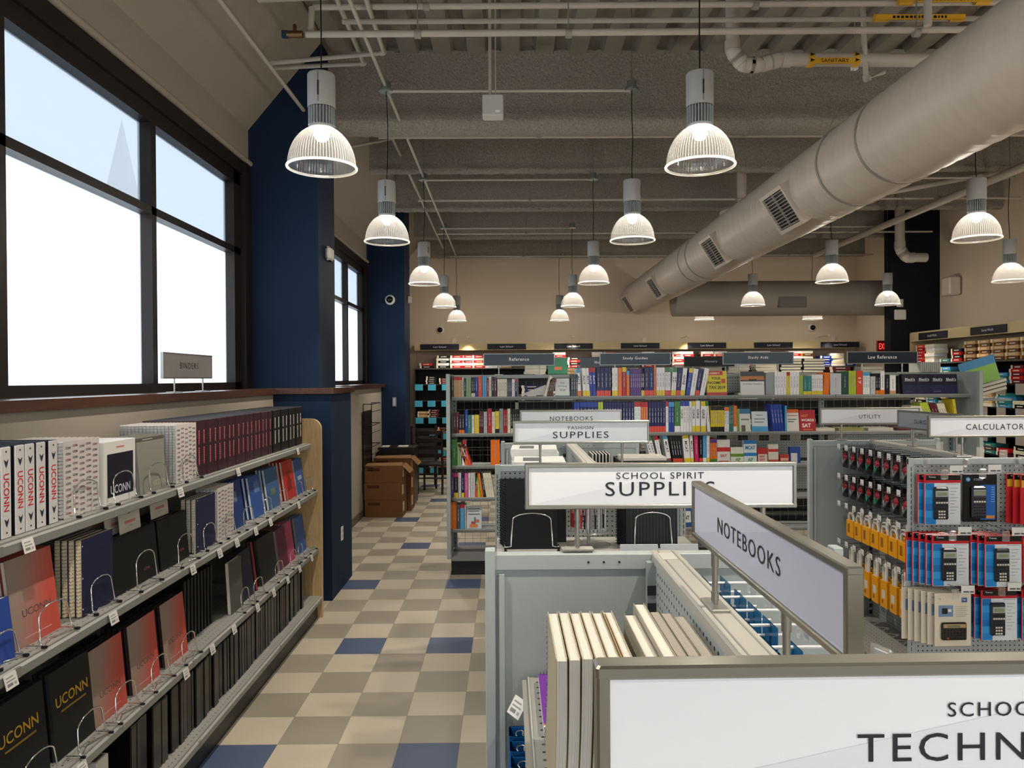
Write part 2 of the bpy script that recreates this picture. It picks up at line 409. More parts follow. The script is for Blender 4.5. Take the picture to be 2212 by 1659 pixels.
for y in (8.35, 10.25, 12.3, 14.2): beam(y, 4.13, ZD+.03, .045, wob=.008)
beam(3.2, 4.2, ZD+.03, .05); beam(1.0, 4.2, ZD+.03, .05)

# pipes and conduits hanging under the deck
PIPE = '#aaa296'
def pipe(label, pts, r, cat='pipe', name='ceiling_pipe', hang=(), extra=None, group=None):
    t = thing(name, label, cat, pts[0], group=group); o = Vector(pts[0]); L_ = [Vector(p)-o for p in pts]
    m = MB('satin'); m.tube(L_, r, PIPE, n=10)
    for p0_, p, p1_ in zip(L_, L_[1:], L_[2:]):
        for q in (p0_, p1_):
            d_ = (q-p).normalized(); m.tube([p+d_*r*.2, p+d_*r*1.6], r*1.14, PIPE, n=12)
        m.tube([p-Vector((0, 0, r*1.05)), p-Vector((0, 0, r*.6)), p, p+Vector((0, 0, r*.6)), p+Vector((0, 0, r*1.05))], [r*.2, r*.85, r*1.07, r*.85, r*.2], PIPE, n=12)
    part('tube', m, t)
    for (hx, hy, hz) in hang:
        m = MB('satin'); m.tube([(hx-o.x, hy-o.y, hz-o.z), (hx-o.x, hy-o.y, ZD-o.z)], .004, '#7d776d', n=6)
        m.tube([(hx-o.x-.02, hy-o.y, hz-o.z), (hx-o.x+.02, hy-o.y, hz-o.z)], r*1.35, '#8b857a', n=10); part('hanger_rod', m, t)
    if extra:
        for nm, e in extra: part(nm, e, t)
    return t
def hp(y, z, xs): return [(x, y, z) for x in xs]
pipe('thick white pipe ending in a brass valve above the first pendant', [(-1.25, 4.69, 4.0), (3.3, 4.69, 4.02)], .021, hang=hp(4.69, 4.0, (-.55, .4, 2.6)),
     extra=[('brass_valve', MB('brushed').tube([(-.12, 0, 0), (-.02, 0, 0)], .022, '#7d6040', n=10).tube([(-.07, 0, 0), (-.07, 0, .06)], .012, '#7a4a30').box(-.15, -.11, -.015, .015, -.02, .02, '#3d5f80'))])
pipe('upper of two thin pipes crossing near the top of the picture', [(-1.22, 4.75, 4.2), (3.6, 4.75, 4.22)], .019, hang=hp(4.75, 4.2, (-.5, 1.6)))
pipe('lower of two thin pipes crossing near the top of the picture', [(-1.05, 4.82, 4.14), (3.6, 4.82, 4.15)], .016)
pipe('short vertical riser joining the left ends of the crossing pipes', [(-1.22, 4.69, 4.03), (-1.22, 4.72, 4.18)], .019)
pipe('long conduit carrying the left pendant row into the distance', [(-.9, 2.2, 4.03), (-.9, 13.42, 4.03)], .013, cat='conduit', name='ceiling_conduit', hang=[(-.9, y, 4.03) for y in (5.62, 8.13, 10.75)])
pipe('sprinkler pipe running beside the sloped soffit', [(-1.68, 1.5, 4.07), (-1.68, 6.2, 4.07)], .016, name='sprinkler_pipe', hang=[(-1.68, 4.25, 4.07)])
pipe('bent pipe from the deck elbowing into the soffit beside the first pillar', [(-1.05, 3.6, 4.25), (-1.05, 5.55, 4.18), (-1.75, 5.6, 4.17)], .017)
pipe('second bent pipe elbowing into the soffit in front of the pillar', [(-.85, 3.9, 4.2), (-.86, 5.3, 4.15), (-1.72, 5.42, 4.13)], .017)
pipe('thicker bent pipe elbowing into the soffit highest up', [(-.85, 3.6, 4.45), (-.86, 4.95, 4.38), (-1.65, 5.0, 4.38)], .024)
pipe('thin pipe leaving the soffit of the second bay', [(-1.6, 7.6, 4.2), (-1.2, 7.9, 4.38), (-1.12, 9.2, 4.2), (-1.1, 12.9, 4.1)], .015)
for i, (y, z, x0, x1, w) in enumerate(((6.75, 4.02, -1.15, 6.5, 'under the sprayed girder'), (9.35, 4.07, -1.1, 6.5, 'beyond the third beam'), (11.3, 4.03, -1.05, 6.5, 'between the rear beams'), (13.15, 3.99, -1.0, 6.5, 'nearest the back wall'))):
    pipe('cross pipe running sideways '+w, [(x0, y, z), (x1, y, z)], .014, hang=hp(y, z, (.3, 2.9, 5.0)))
pipe('bent conduit just in front of the back wall top', [(-.5, 13.3, 4.02), (.9, 13.4, 4.0), (1.0, 13.42, 4.04), (6.5, 13.42, 4.04)], .012, cat='conduit', name='ceiling_conduit')
for i, y in enumerate((5.62, 8.13, 10.75, 13.4)):
    pipe('short conduit linking the two pendants of the %s row' % ('second', 'third', 'fourth', 'fifth')[i], [(-.88, y, 4.0), (.94, y, 4.0)], .011, cat='conduit', name='ceiling_conduit')
    pipe('conduit feeding the right-hand pendants of the %s row' % ('second', 'third', 'fourth', 'fifth')[i], [(2.9, y, 4.0), (5.5, y, 4.0)], .011, cat='conduit', name='ceiling_conduit')
pipe('long brown painted pipe descending to the right of the duct', [(5.25, 3.6, 3.98), (5.25, 12.6, 3.9)], .045, hang=[(5.25, y, 3.95) for y in (6, 9)])
pipe('thinner pipe running alongside the brown pipe', [(5.4, 3.6, 4.08), (5.4, 12.6, 3.98)], .02)
pipe('white drain pipe dropping down the dark right column', [(5.95, 11.2, 4.4), (5.95, 11.2, 3.75), (6.05, 11.2, 3.62), (6.35, 11.2, 3.62)], .07)
pipe('branching pipe sloping across in front of the right column', [(4.3, 9.8, 4.12), (5.9, 8.2, 4.16)], .03)
pipe('thick pipe at the right edge above the right pendant', [(4.3, 6.2, 3.95), (6.8, 6.2, 3.97)], .07)
# sanitary drain with its yellow tape
YT = '#c9972a'
def tape(x0, x1, r, txt=None, y=0, z=0, w=None):
    m = MB('satin')
    for a_, b_ in ((x0, x0+.04), (x1-.04, x1)): m.tube([(a_, y, z), (b_, y, z)], r*1.04, YT, n=14)
    m.box(x0, x1, y-r*1.12, y-r*.9, z-r*.95, z-r*.1, YT)
    for xx in (x0+.02, x1-.02):
        for zz in (-.45, .4): m.add([(xx-.014, y-r*1.15, z+r*zz-.012), (xx+.016, y-r*1.15, z+r*zz), (xx-.014, y-r*1.15, z+r*zz+.012)], [(0, 1, 2)], 'black')
    if txt: m.text(txt, w or (x1-x0)*.55, r*.55, (x0+x1)/2, z-r*.52, y-r*1.16, 'black')
    return m
pipe('white sanitary drain pipe with yellow marker tape', [(1.53, 5.0, 4.5), (1.53, 5.0, 4.02), (1.6, 5.0, 3.93), (1.72, 5.0, 3.93), (1.85, 5.0, 3.965), (2.95, 5.0, 3.955)], .045, name='drain_pipe',
     extra=[('marker_tape', tape(.5, .84, .045, 'SANITARY', 0, -.54))])
pipe('small elbowed pipe under the sanitary drain', [(2.55, 5.0, 3.88), (2.42, 4.98, 3.82), (2.4, 4.98, 4.3)], .018)
for (x0, x1, y, z, r, w) in ((2.5, 3.08, 4.72, 4.215, .019, 'upper'), (2.38, 2.96, 4.79, 4.14, .016, 'lower')):
    m = MB('satin'); m.tube([(x0, y, z), (x0+.09, y, z)], r*1.5, YT, n=12); m.tube([(x1-.09, y, z), (x1, y, z)], r*1.5, YT, n=12); m.box(x0, x1, y-r*1.5, y-r*1.35, z-.022, z+.012, YT)
    rr = random.Random(5)
    xx = x0+.11
    while xx < x1-.12: q = rr.uniform(.01, .022); m.box(xx, xx+q, y-r*1.55, y-r*1.51, z-.012, z+.004, 'black'); xx += q+.008
    solo('marker_tape', m, w+' strip of yellow marker tape on the crossing pipes', 'marker tape')
pipe('vertical pipe hanging in front of the duct at upper right', [(2.62, 4.6, 4.6), (2.62, 4.6, 4.0)], .024)
# sensor box on its drop rod
t = thing('sensor_box', 'square white ceiling box hanging on a rod in the middle', 'junction box', (-.09, 5.4, 3.72))
part('box', MB('satin').bbox(-.075, .075, -.06, .06, 0, .15, '#b5b2ac', r=.006), t)
part('lens', MB('gloss').box(.02, .05, -.064, -.06, .02, .035, 'white'), t)
part('drop_rod', MB('satin').tube([(-.02, 0, .15), (-.02, 0, .9)], .012, PIPE).tube([(.02, 0, .15), (.02, 0, .9)], .005, PIPE), t)

# the big spiral duct, its registers, the cross duct
DUCT = '#b9ada0'
t = thing('spiral_duct', 'large white spiral air duct running away under the ceiling', 'air duct', (2.54, 0, 3.37))
m = MB('satin'); n = 48; ys = [-1.9+i*.02 for i in range(int(16.3/.02)+1)]
vs = []; 
for y in ys:
    for k in range(n):
        a_ = 2*math.pi*k/n; ph = ((y/.16) - k/n) % 1.0
        r = .3 + (.004 if ph < .14 else 0); vs.append((r*math.cos(a_), y, r*math.sin(a_)))
m.add(vs, [(i*n+k, i*n+(k+1) % n, (i+1)*n+(k+1) % n, (i+1)*n+k) for i in range(len(ys)-1) for k in range(n)], DUCT, smooth=True)
m.add([(.3*math.cos(2*math.pi*k/n), ys[-1], .3*math.sin(2*math.pi*k/n)) for k in range(n)], [tuple(range(n))], DUCT)
part('duct_body', m, t)
for y in (3.2, 4.75, 5.35, 9.3, 9.7):
    m = MB('satin'); m.tube([(0, y-.012, 0), (0, y+.012, 0)], .308, '#8d857b' if y != 3.2 else DUCT, n=48, smooth=True); part('joint_band', m, t)
for yc in (6.12, 8.15, 11.4, 13.9):
    ang = R(212); ln = .42 if yc < 7 else .40
    g = MB('satin'); M = Matrix.Translation((0, yc, 0)) @ Matrix.Rotation(-R(32+180), 4, 'Y')
    h_, d0 = .15, .297
    for a0, a1, b0, b1 in ((-ln/2-.03, ln/2+.03, -h_-.03, -h_), (-ln/2-.03, ln/2+.03, h_, h_+.03), (-ln/2-.03, -ln/2, -h_, h_), (ln/2, ln/2+.03, -h_, h_)):
        g.box(d0-.09, d0+.03, a0, a1, b0, b1, DUCT, M=M)
    g.box(d0-.09, d0+.010, -ln/2, ln/2, -h_, h_, '#1b1a19', M=M)
    o = part('register_frame', g, t)
    g = MB('satin')
    for i in range(11): z = -h_+.014+i*.0275; g.box(d0+.010, d0+.026, -ln/2, ln/2, z-.004, z+.004, '#8b867e', M=M)
    g.box(d0+.010, d0+.027, -.004, .004, -h_, h_, '#8b867e', M=M); part('louver', g, o)
t = thing('duct_hanger', 'thin V-shaped wire hanger holding the big duct', 'duct hanger', (2.54, 5.4, 3.7))
part('wire', MB('satin').tube([(-.28, 0, -.3), (0, 0, .38), (.2, 0, -.05)], .003, '#8b857a', n=6).tube([(0, 0, .38), (0, 0, .9)], .003, '#8b857a', n=6), t)
part('clip', MB('satin').box(-.02, .02, -.02, .02, .36, .43, 'white'), t)
t = thing('cross_duct', 'round grey duct crossing in front of the back wall', 'air duct', (2.6, 12.7, 3.17))
part('duct_body', MB('satin').tube([(.25, 0, 0), (4.2, 0, 0)], .3, '#8f867b', n=40), t)
g = MB('satin'); g.box(1.95, 2.42, -.30, -.24, -.18, -.0, '#5d5750')
for i in range(8): g.box(1.97, 2.40, -.31, -.29, -.165+i*.02, -.157+i*.02, '#77706a')
part('register', g, t)
t = thing('round_plenum', 'drum shaped duct take-off behind the big duct', 'air duct', (3.05, 9.6, 3.75)); part('drum', MB('satin').cylz(.28, -.25, .22, DUCT, n=32), t); part('neck', MB('satin').cylz(.06, .22, .9, DUCT), t)
# ---------------------------------------------------------------- pendant lamps
def dome_prof(r0=.163, h=.2):
    return [(max(.056, r0*math.cos(t)), h*math.sin(t)) for i, t in enumerate([math.pi/2*k/15*.93 for k in range(15)])]
def make_lamp(label, loc, top, sway):
    t = thing('pendant_lamp', label, 'pendant lamp', loc, group=None)
    m = MB('prismatic'); m.lathe(dome_prof(), 'white', n=144, rib=.0012, smooth=False); part('reflector_dome', m, t)
    m = MB('lens_rim'); pts = [(.166*math.cos(2*math.pi*k/40), .166*math.sin(2*math.pi*k/40), -.002) for k in range(41)]
    m.tube(pts, .0065, 'white', n=8, cap=False); part('rim', m, t)
    m = MB('satin'); m.cylz(.05, .19, .285, '#6d7070')
    for k in range(26):
        a_ = 2*math.pi*k/26; m.box(.044, .064, -.0022, .0022, .2, .285, '#969b9b', M=Matrix.Rotation(a_, 4, 'Z'))
    m.lathe([(.056, .186), (.062, .2), (.05, .205)], '#a5a7a8'); part('heat_sink', m, t)
    m = MB('satin'); m.lathe([(.0655, .287), (.067, .292), (.067, .445), (.063, .452), (0, .453)], '#a09f9b', n=32); m.disc(.0655, .287, '#777777', up=False)
    m.box(-.004, .004, -.0685, -.066, .33, .40, '#26292b'); m.box(-.0015, .0015, -.0682, -.066, .30, .445, '#53585a'); part('ballast_housing', m, t)
    m = MB('lamp_bulb'); m.lathe([(0.002, .125), (.022, .13), (.036, .15), (.036, .175), (.02, .192)], 'white', n=16); part('bulb', m, t)
    m = MB('satin'); H = top-loc[2]
    m.tube([(0, 0, .452)]+[(sway*math.sin(math.pi*k/6)*.6+sway*max(0, (k-5))*.0, .004*math.sin(k*1.7), .452+(H-.452)*k/6) for k in range(1, 6)]+[(-.0, 0, H)], .0038, '#141414', n=6); part('cord', m, t)
    m = MB('brushed'); m.cylz(.055, H-.004, H+.012, '#96a09d', n=20); m.cylz(.036, H+.012, H+.07, '#8c9593', n=16); m.tube([(0, 0, H+.07), (0, 0, ZD-loc[2])], .003, '#8b857a', n=6); part('canopy', m, t)
    return t
COLX = (-.9, .955, 3.57, 5.53)
ROWS = (3.65, 5.62, 8.13, 10.75, 13.4)
cn = ('far left', 'second', 'third', 'right-hand'); rn = ('nearest', 'second', 'third', 'fourth', 'farthest')
lamp0 = None
extra_rows = (1.1,)
for i, x in enumerate(COLX):
    for j, y in enumerate(ROWS):
        if i == 0: w = ('biggest, in front of the first navy pillar', 'hanging before the second navy pillar', 'third of the left line, before the back wall', 'fourth of the left line', 'smallest and farthest of the left line')[j]
        elif i == 1: w = ('big, at the top centre right of the picture', 'second of the middle line', 'third of the middle line', 'fourth of the middle line', 'smallest and farthest of the middle line')[j]
        elif i == 2: w = ('in the line right of the duct, hidden behind it', 'large, at the right in front of the beige wall', 'right of the duct, before the cross pipes', 'just right of and below the big duct', 'mostly hidden behind the cross duct')[j]
        else: w = ('at the far right, out of view', 'at the far right, beyond the frame edge', 'cut by the right picture edge', 'in front of the dark right column', 'only its rim showing under the cross duct')[j]
        if i >= 2 and j == 0: continue
        if i == 3 and j == 1: continue
        lb = 'glowing ribbed dome pendant lamp, ' + w
        top = 4.0 if j else 4.5
        if lamp0 is None: lamp0 = make_lamp(lb, (x, y, 2.87), 4.5, .0); lampB = None
        elif j and lampB is None: lampB = make_lamp(lb, (x, y, 2.87), 4.0, .02)
        elif j: dup(lampB, (x, y, 2.87), R(i*40+j*25), lb)
        else: dup(lamp0, (x, y, 2.87), 0, lb)
        
def light(kind, name, loc, power, color, **kw):
    l = bpy.data.lights.new(name, kind); l.energy = power; l.color = color
    for k, v in kw.items(): setattr(l, k, v)
    o = bpy.data.objects.new(name, l); col.objects.link(o); o.location = loc; return o
WARM = (1.0, .91, .78)
for x in COLX:
    for y in ROWS + (1.45, -.75, -2.9):
        light('POINT', 'bulb_light', (x, y, 2.99), LAMP_W, WARM, shadow_soft_size=.03)
        light('SPOT', 'bulb_beam', (x, y, 2.985), SPOT_W, WARM, shadow_soft_size=.03, spot_size=R(104), spot_blend=.55)
# the lamps behind the photographer
for x in COLX:
    for y in (1.45, -.75, -2.9):
        lb = 'glowing ribbed dome pendant lamp behind the photographer'
        dup(lamp0, (x, y, 2.87), 0, lb, group='pendant lamps behind the photographer')
# ---------------------------------------------------------------- left wall fixture
GR, GR2 = '#6b6b67', '#5c5d5a'
L90 = R(90)
fx = thing('wall_shelving', 'long low grey steel shelving unit along the left wall under the window', 'shelving unit', (-1.93, 1.0, 0))
# local frame: object origin at wall, y along; x out from wall
SH = [(1.342, .41, 'top'), (.984, .46, 'second'), (.542, .465, 'third'), (.169, .49, 'bottom')]
Y1 = 4.70
m = MB('powder'); m.box(0.005, .03, 0, Y1, 0, 1.50, '#7f807b'); part('back_panel', m, fx)
for z, d, nm in SH:
    m = MB('powder'); m.box(.03, d, 0, Y1, z-.022, z, GR, 'perf_XY')
    m.box(d-.004, d+.002, 0, Y1, z-.034, z+.002, '#757571'); m.add([(d+.002, 0, z-.002), (d+.012, 0, z-.008), (d+.012, Y1, z-.008), (d+.002, Y1, z-.002)], [(0, 1, 2, 3)], '#8b8b87')
    m.add([(d+.012, 0, z-.008), (d+.012, 0, z-.034), (d+.012, Y1, z-.034), (d+.012, Y1, z-.008)], [(0, 1, 2, 3)], '#787975')
    m.box(d, d+.0115, 0, Y1, z-.036, z-.031, GR2)
    for yj in (1.21, 2.43, 3.65): m.box(d+.002, d+.014, yj-.012, yj+.012, z-.035, z-.004, '#72736f')
    sh = part('shelf', m, fx)
m = MB('powder'); m.box(.03, .44, 0, Y1, 0, .13, '#151310'); m.box(.44, .462, 0, Y1, .0, .10, '#0f0e0d'); part('kick_plate', m, fx)
m = MB('maple'); pr = [(0, 0), (.50, 0), (.50, 1.44)]+[(.42+.08*math.cos(t), 1.45+.08*math.sin(t)) for t in [math.pi/2*k/8 for k in range(9)]]+[(0, 1.53)]
n = len(pr); m.add([(a_, Y1, b_) for a_, b_ in pr]+[(a_, Y1+.035, b_) for a_, b_ in pr], [tuple(range(n)), tuple(range(2*n-1, n-1, -1))]+[(i, (i+1) % n+0, (i+1) % n+n, i+n) for i in range(n)], 'tan')
part('end_panel', m, fx, 'maple coloured end panel with a rounded top corner')
m = MB('powder'); 
for y in (0.0, 1.21, 2.43, 3.65): m.box(.03, .05, y, y+.04, .13, 1.5, '#74756f')
part('upright', m, fx)
tag_m = MB('satin').fr(-.027, .027, -.045, 0, 0, '#cfcdc8').box(-.027, .027, .0004, .0015, -.045, 0, '#b9b7b2').fr(-.02, .012, -.014, -.010, -.0003, '#8a8a8a').fr(-.02, .018, -.024, -.02, -.0003, '#8a8a8a').fr(-.02, .004, -.038, -.029, -.0003, '#777777').fr(.009, .02, -.038, -.03, -.0003, '#999999').mesh('price_tag')
for (z, d, nm), px in zip(SH, ([(58, 1168), (388, 1058), (513, 1013), (642, 970)], [(20, 1478), (243, 1340), (415, 1230), (473, 1196), (510, 1170), (551, 1143), (583, 1123), (644, 1087)],
                              [(175, 1640), (400, 1440), (457, 1388), (504, 1347), (555, 1300), (590, 1270), (620, 1244), (646, 1222), (672, 1196)], [])):
    for (x, y) in px:
        p = at(x, y, 'X', -1.93+d+.015)
        o = part('price_tag', tag_m, fx); o.location = (d+.0155, p.y-1.0, z-.002); o.rotation_euler = (R(-14), R(0), L90)

XF = {0: -1.56, 1: -1.52, 2: -1.515, 3: -1.49}
def yy(px, s): return XF[s]*F_PX/(px-1095.4)   # where the photograph's column px meets the row of goods on shelf s
def wire_stand(y0, y1, s, h=.125, x=None, what='', lean=0):
    """chromed wire book stand: two feet and an arched loop in front of the goods"""
    z = SH[s][0]; x = x if x is not None else XF[s]
    w = min(.17, (y1-y0)*.72); c = (y0+y1)/2
    t = thing('wire_stand', 'chromed wire stand holding up '+what, 'book stand', (x, c, z), L90)
    r = .0028; a_ = w/2
    arc = [(-a_*.9*math.cos(math.pi*k/10), -.012-lean*.0, h*.74+.26*h*math.sin(math.pi*k/10)) for k in range(11)]
    m = MB('chrome'); m.tube([(-a_-.005, .02, .01), (-a_-.005, -.035, .008), (-a_, -.02, .02)]+arc+[(a_, -.02, .02), (a_+.005, -.035, .008), (a_+.005, .02, .01)], r, 'white', n=8)
    m.tube([(-a_-.005, -.03, .006), (0, .0, .004), (a_+.005, -.03, .006)], r*.8, 'white', n=6); part('wire_loop', m, t)
    for sgn in (-1, 1):
        part('rubber_foot', MB('satin').tube([(sgn*(a_+.005), -.045, .006), (sgn*(a_+.005), -.03, .006)], .0055, 'black', n=8), t)
    return t
def spiral_mesh(h, r=.008, turns=None, c='#b5b5b8', n=None):
    m = MB('metal'); k = int(h/.0125)
    for i in range(k):
        z = .006+i*(h-.012)/max(1, k-1)
        m.tube([(r*math.cos(t), r*math.sin(t), z) for t in [2*math.pi*j/7 for j in range(8)]], .0011, c, n=4, cap=False)
    return m
_nbm = {}
def notebook(label, loc, rz, w, h, th, cover, pages='#d9d4c4', spiral=True, group=None, lean=0, art=None, spiralc='#aeb0b4', cat='notebook', name='spiral_notebook'):
    """facing -y locally; spiral at left edge; origin bottom centre of the front cover"""
    t = thing(name, label, cat, loc, rz, group, rx=lean)
    key = (w, h, th, cover, pages)
    if key not in _nbm:
        m = MB('satin'); m.bbox(-w/2, w/2, 0, .0012, 0, h, cover, r=.0005); m.bbox(-w/2, w/2, th-.0012, th, 0, h, cover, r=.0005)
        m.box(-w/2+.004, w/2-.003, .0012, th-.0012, .003, h-.003, pages, 'matte'); _nbm[key] = m.mesh('pages')
    part('covers_and_pages', _nbm[key], t)
    if spiral:
        key = (h, 's', th, spiralc)
        if key not in _nbm: _nbm[key] = spiral_mesh(h, min(.0085, max(.006, th*.45)), c=spiralc).mesh('spiral')
        o = part('spiral_binding', _nbm[key], t); o.location = (-w/2, th/2, 0)
    if art: part('cover_print', art, t)
    return t
UC_M = {}
def pattern_print(w, h):
    m = MB('satin'); rr = random.Random(2)
    for i in range(5):
        for j in range(12):
            x = -w/2+.026+i*(w-.045)/4.2; z = .018+j*(h-.03)/11.6+(.006 if i % 2 else 0)
            m.text('UCONN', .030, .0085, x, z, -.0008, '#3c3044' if (i+j) % 3 else '#7a1c2c', bold=.02)
    return m.mesh('cover_print')
pat = pattern_print(.225, .275)
# --- shelf 1
z0 = SH[0][0]
bm = MB('gloss'); W_, D_, H_ = .052, .27, .286
bm.bbox(-W_/2, -W_/2+.004, 0, D_, 0, H_, '#14171f', r=.001); bm.bbox(W_/2-.004, W_/2, 0, D_, 0, H_, '#14171f', r=.001); bm.bbox(-W_/2+.003, W_/2-.003, -.003, .004, .001, H_-.001, '#c3c0c0', r=.002)
bm.box(-W_/2+.004, W_/2-.004, .01, D_-.02, .004, H_-.012, '#1d2430', 'matte'); bm = bm.mesh('covers')
bl = MB('gloss'); bl.text('UCONN', .118, .026, 0, .143, -.0036, '#b42430', vert=1, bold=.012)
for z in (.235, .05): bl.add([(-.011, -.0036, z+.012), (-.006, -.0036, z-.004), (0, -.0036, z-.016), (.006, -.0036, z-.004), (.011, -.0036, z+.012), (0, -.0036, z+.004)], [(0, 1, 2, 3, 4, 5)], '#2a2f3c')
bl.tube([(0, -.002, .27), (0, -.0038, .27)], .003, 'black', n=10); bl.tube([(0, -.002, .018), (0, -.0038, .018)], .003, 'black', n=10); bl = bl.mesh('spine_print')
cent = [-30, 14, 44, 66, 90, 116]; cent = [yy(a_, 0) for a_ in cent]
for i, y in enumerate([2.17]+cent):
    t = thing('ring_binder', ('white ring binder with red lettering, %s left of the patterned notebooks, top shelf' % nth(len(cent)+1-i)), 'binder', (XF[0], y, z0), L90, group='white-spined binders on the top left shelf')
    part('covers', bm, t); part('spine_print', bl, t)
def stack_nb(shelf, ya, yb, h, n, th, cover, lab, grp, zx=None, art=None, pages='#d2d0cc', lean=0, frontlab=None, spiralc='#aeb0b4', x0=None, spiral=True, gap=.001):
    w = yb-ya; y = (ya+yb)/2; z = SH[shelf][0]; x = x0 if x0 is not None else XF[shelf]
    for k in range(n):
        lb = frontlab if k == 0 else '%s, %s from the front' % (lab, nth(k+1))
        notebook(lb, (x-k*(th+gap)-lean*0, y, z+.0005), L90, round(w, 3), h, th, cover, pages, spiral, grp, lean, art if k == 0 else None, spiralc)
ya, yb = 2.615, 2.845
stack_nb(0, ya, yb, .275, 11, .021, '#bfb9b6', 'white patterned notebook beside the white binders', 'patterned notebooks beside the white binders', art=pat, frontlab='white notebook patterned with small school words, front of row beside the binders')
wire_stand(ya, yb, 0, what='the patterned notebooks beside the white binders')
ya, yb = 2.875, 3.12
for k in range(4):
    m = MB('gloss'); w = yb-ya; m.bbox(-w/2, w/2, 0, .045, 0, .25, '#cfcdc9'); 
    if k == 0:
        m.fr(-w/2+.025, w/2-.02, .03, .20, -.0006, '#191a26'); m.text('UCONN', .15, .034, 0, .058, -.0012, '#b9bcc8', bold=.012); m.fr(-.03, .03, .222, .227, -.0008, '#c0605a')
    solo('boxed_folio', m, ('white boxed item with a dark lettered front panel beside patterned notebooks' if k == 0 else 'white boxed item, %s in the row behind the dark-fronted one' % nth(k+1)), 'box', (XF[0]-.0465*k, (ya+yb)/2, z0), L90, group='white boxed folios on the top left shelf')
wire_stand(ya, yb, 0, what='the white boxed items')
ya, yb = 3.16, 3.42; art = MB('satin').text('UCONN', .11, .022, .055, .035, -.0008, '#b0ae9c').fr(-.13, .13, .225, .24, -.0006, '#4c4a46').fr(-.07, .02, .23, .234, -.001, '#a8a294').mesh('cover_print')
for k in range(6):
    notebook('grey plastic folio leaning back, %s in its row on the top shelf' % nth(k+1), (XF[0]-.004-k*.022, (ya+yb)/2+(.01 if k else 0), z0+.0005), L90, .245, .245, .018, '#7d7b73', '#8b9090', False, 'grey plastic folios', R(-4), art if k == 0 else None, cat='folder', name='document_folio')
wire_stand(ya, yb, 0, what='the grey plastic folios')
ya, yb = 3.50, 3.73
stack_nb(0, ya, yb, .278, 15, .0165, '#bfb9b6', 'white patterned notebook beside the maroon binders', 'patterned notebooks beside the maroon binders', art=pat, frontlab='white notebook patterned with small words, front of row next to maroon binders')
wire_stand(ya, yb, 0, what='the patterned notebooks beside the maroon binders')
def spine_binder(cover, txtc, w):
    m = MB('satin'); m.bbox(-w/2, w/2, 0, .27, 0, .285, cover, r=.003); m.box(-w/2+.006, w/2-.006, .012, .262, .01, .2856, '#15131c', 'matte')
    l = MB('satin'); l.fr(-.0075, .0075, .165, .235, -.0006, txtc); l.fr(-.0075, .0075, .06, .15, -.0006, txtc)
    for i in range(16): z = .064+i*.0105; l.fr(-.009, .009, z, z+.0022, -.0009, cover)
    return m.mesh('covers'), l.mesh('spine_print')
mm, ml = spine_binder('#31161f', '#b25f6c', .07); ys = [yy(a_, 0) for a_ in (424, 437, 447, 462, 471, 480, 492, 501, 510, 522, 531, 540, 549, 557, 565, 572, 580, 588)]
for i, (a_, b_) in enumerate(zip(ys, ys[1:])):
    t = thing('maroon_binder', 'dark maroon binder with pink spine lettering, %s from the patterned notebooks' % nth(i+1), 'binder', (XF[0]-.002*(i % 2), (a_+b_)/2, z0), L90, group='maroon binders on the top left shelf')
    o = part('covers', mm, t); o.scale = ((b_-a_)*.96/.07, 1, 1); part('spine_print', ml, t)
mm, ml = spine_binder('#0a0a0d', '#d6d3ca', .085); y_ = 4.95
for i in range(8):
    t = thing('black_binder', 'black binder with white spine lettering, %s from the maple end panel' % nth(8-i), 'binder', (XF[0]-.003*(i % 2), y_+.044, z0), L90, group='black lettered binders by the end panel')
    part('covers', mm, t); part('spine_print', ml, t); y_ += .089
# --- shelf 2
z1 = SH[1][0]
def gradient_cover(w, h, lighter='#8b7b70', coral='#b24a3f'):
    """cover colours: grey-brown corner running diagonally into coral"""
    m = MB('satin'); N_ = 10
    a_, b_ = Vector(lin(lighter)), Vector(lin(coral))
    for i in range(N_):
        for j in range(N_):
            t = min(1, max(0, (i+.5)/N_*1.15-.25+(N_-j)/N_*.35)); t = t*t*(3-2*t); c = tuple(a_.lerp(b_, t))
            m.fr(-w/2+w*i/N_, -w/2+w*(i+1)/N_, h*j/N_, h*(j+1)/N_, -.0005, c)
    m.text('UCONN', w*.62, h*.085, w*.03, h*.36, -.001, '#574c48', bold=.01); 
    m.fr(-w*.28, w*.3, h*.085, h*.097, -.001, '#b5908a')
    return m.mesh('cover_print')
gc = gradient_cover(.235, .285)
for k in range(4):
    notebook('large coral and grey notebook leaning back on the second shelf' if k == 0 else 'coral notebook, %s behind the large coral one on the second shelf' % nth(k+1), (XF[1]-.02-.018*k, 2.44, z1+.0005), L90, .235, .285, .015, '#8a3a34', '#cfc8b8', False, 'coral notebooks on the second shelf', R(-7), gc if k == 0 else None)
wire_stand(2.32, 2.56, 1, x=-1.505, what='the large coral notebook on the second shelf')
notebook('small blue notebook at the left picture edge on the second shelf', (-1.515, 2.215, z1+.0005), L90, .14, .19, .02, '#26418a', spiral=False, lean=R(-6)); wire_stand(2.15, 2.3, 1, what='the small blue notebook', h=.1)
for k in range(3): notebook('dark maroon notebook at the left picture edge, %s in its row' % nth(k+1), (-1.60-.022*k, 2.16, z1+.0005), L90, .23, .30, .018, '#4a1420', spiral=False, group='maroon notebooks at the left edge')
nav = MB('satin'); nav.fr(-.08, .085, .235, .2356, -.0008, '#2a3357')
for z in (.03, .14, .255): nav.tube([(-.1, -.0006, z), (-.1, -.0012, z)], .003, '#c9c9c9', n=8)
nav = nav.mesh('cover_print')
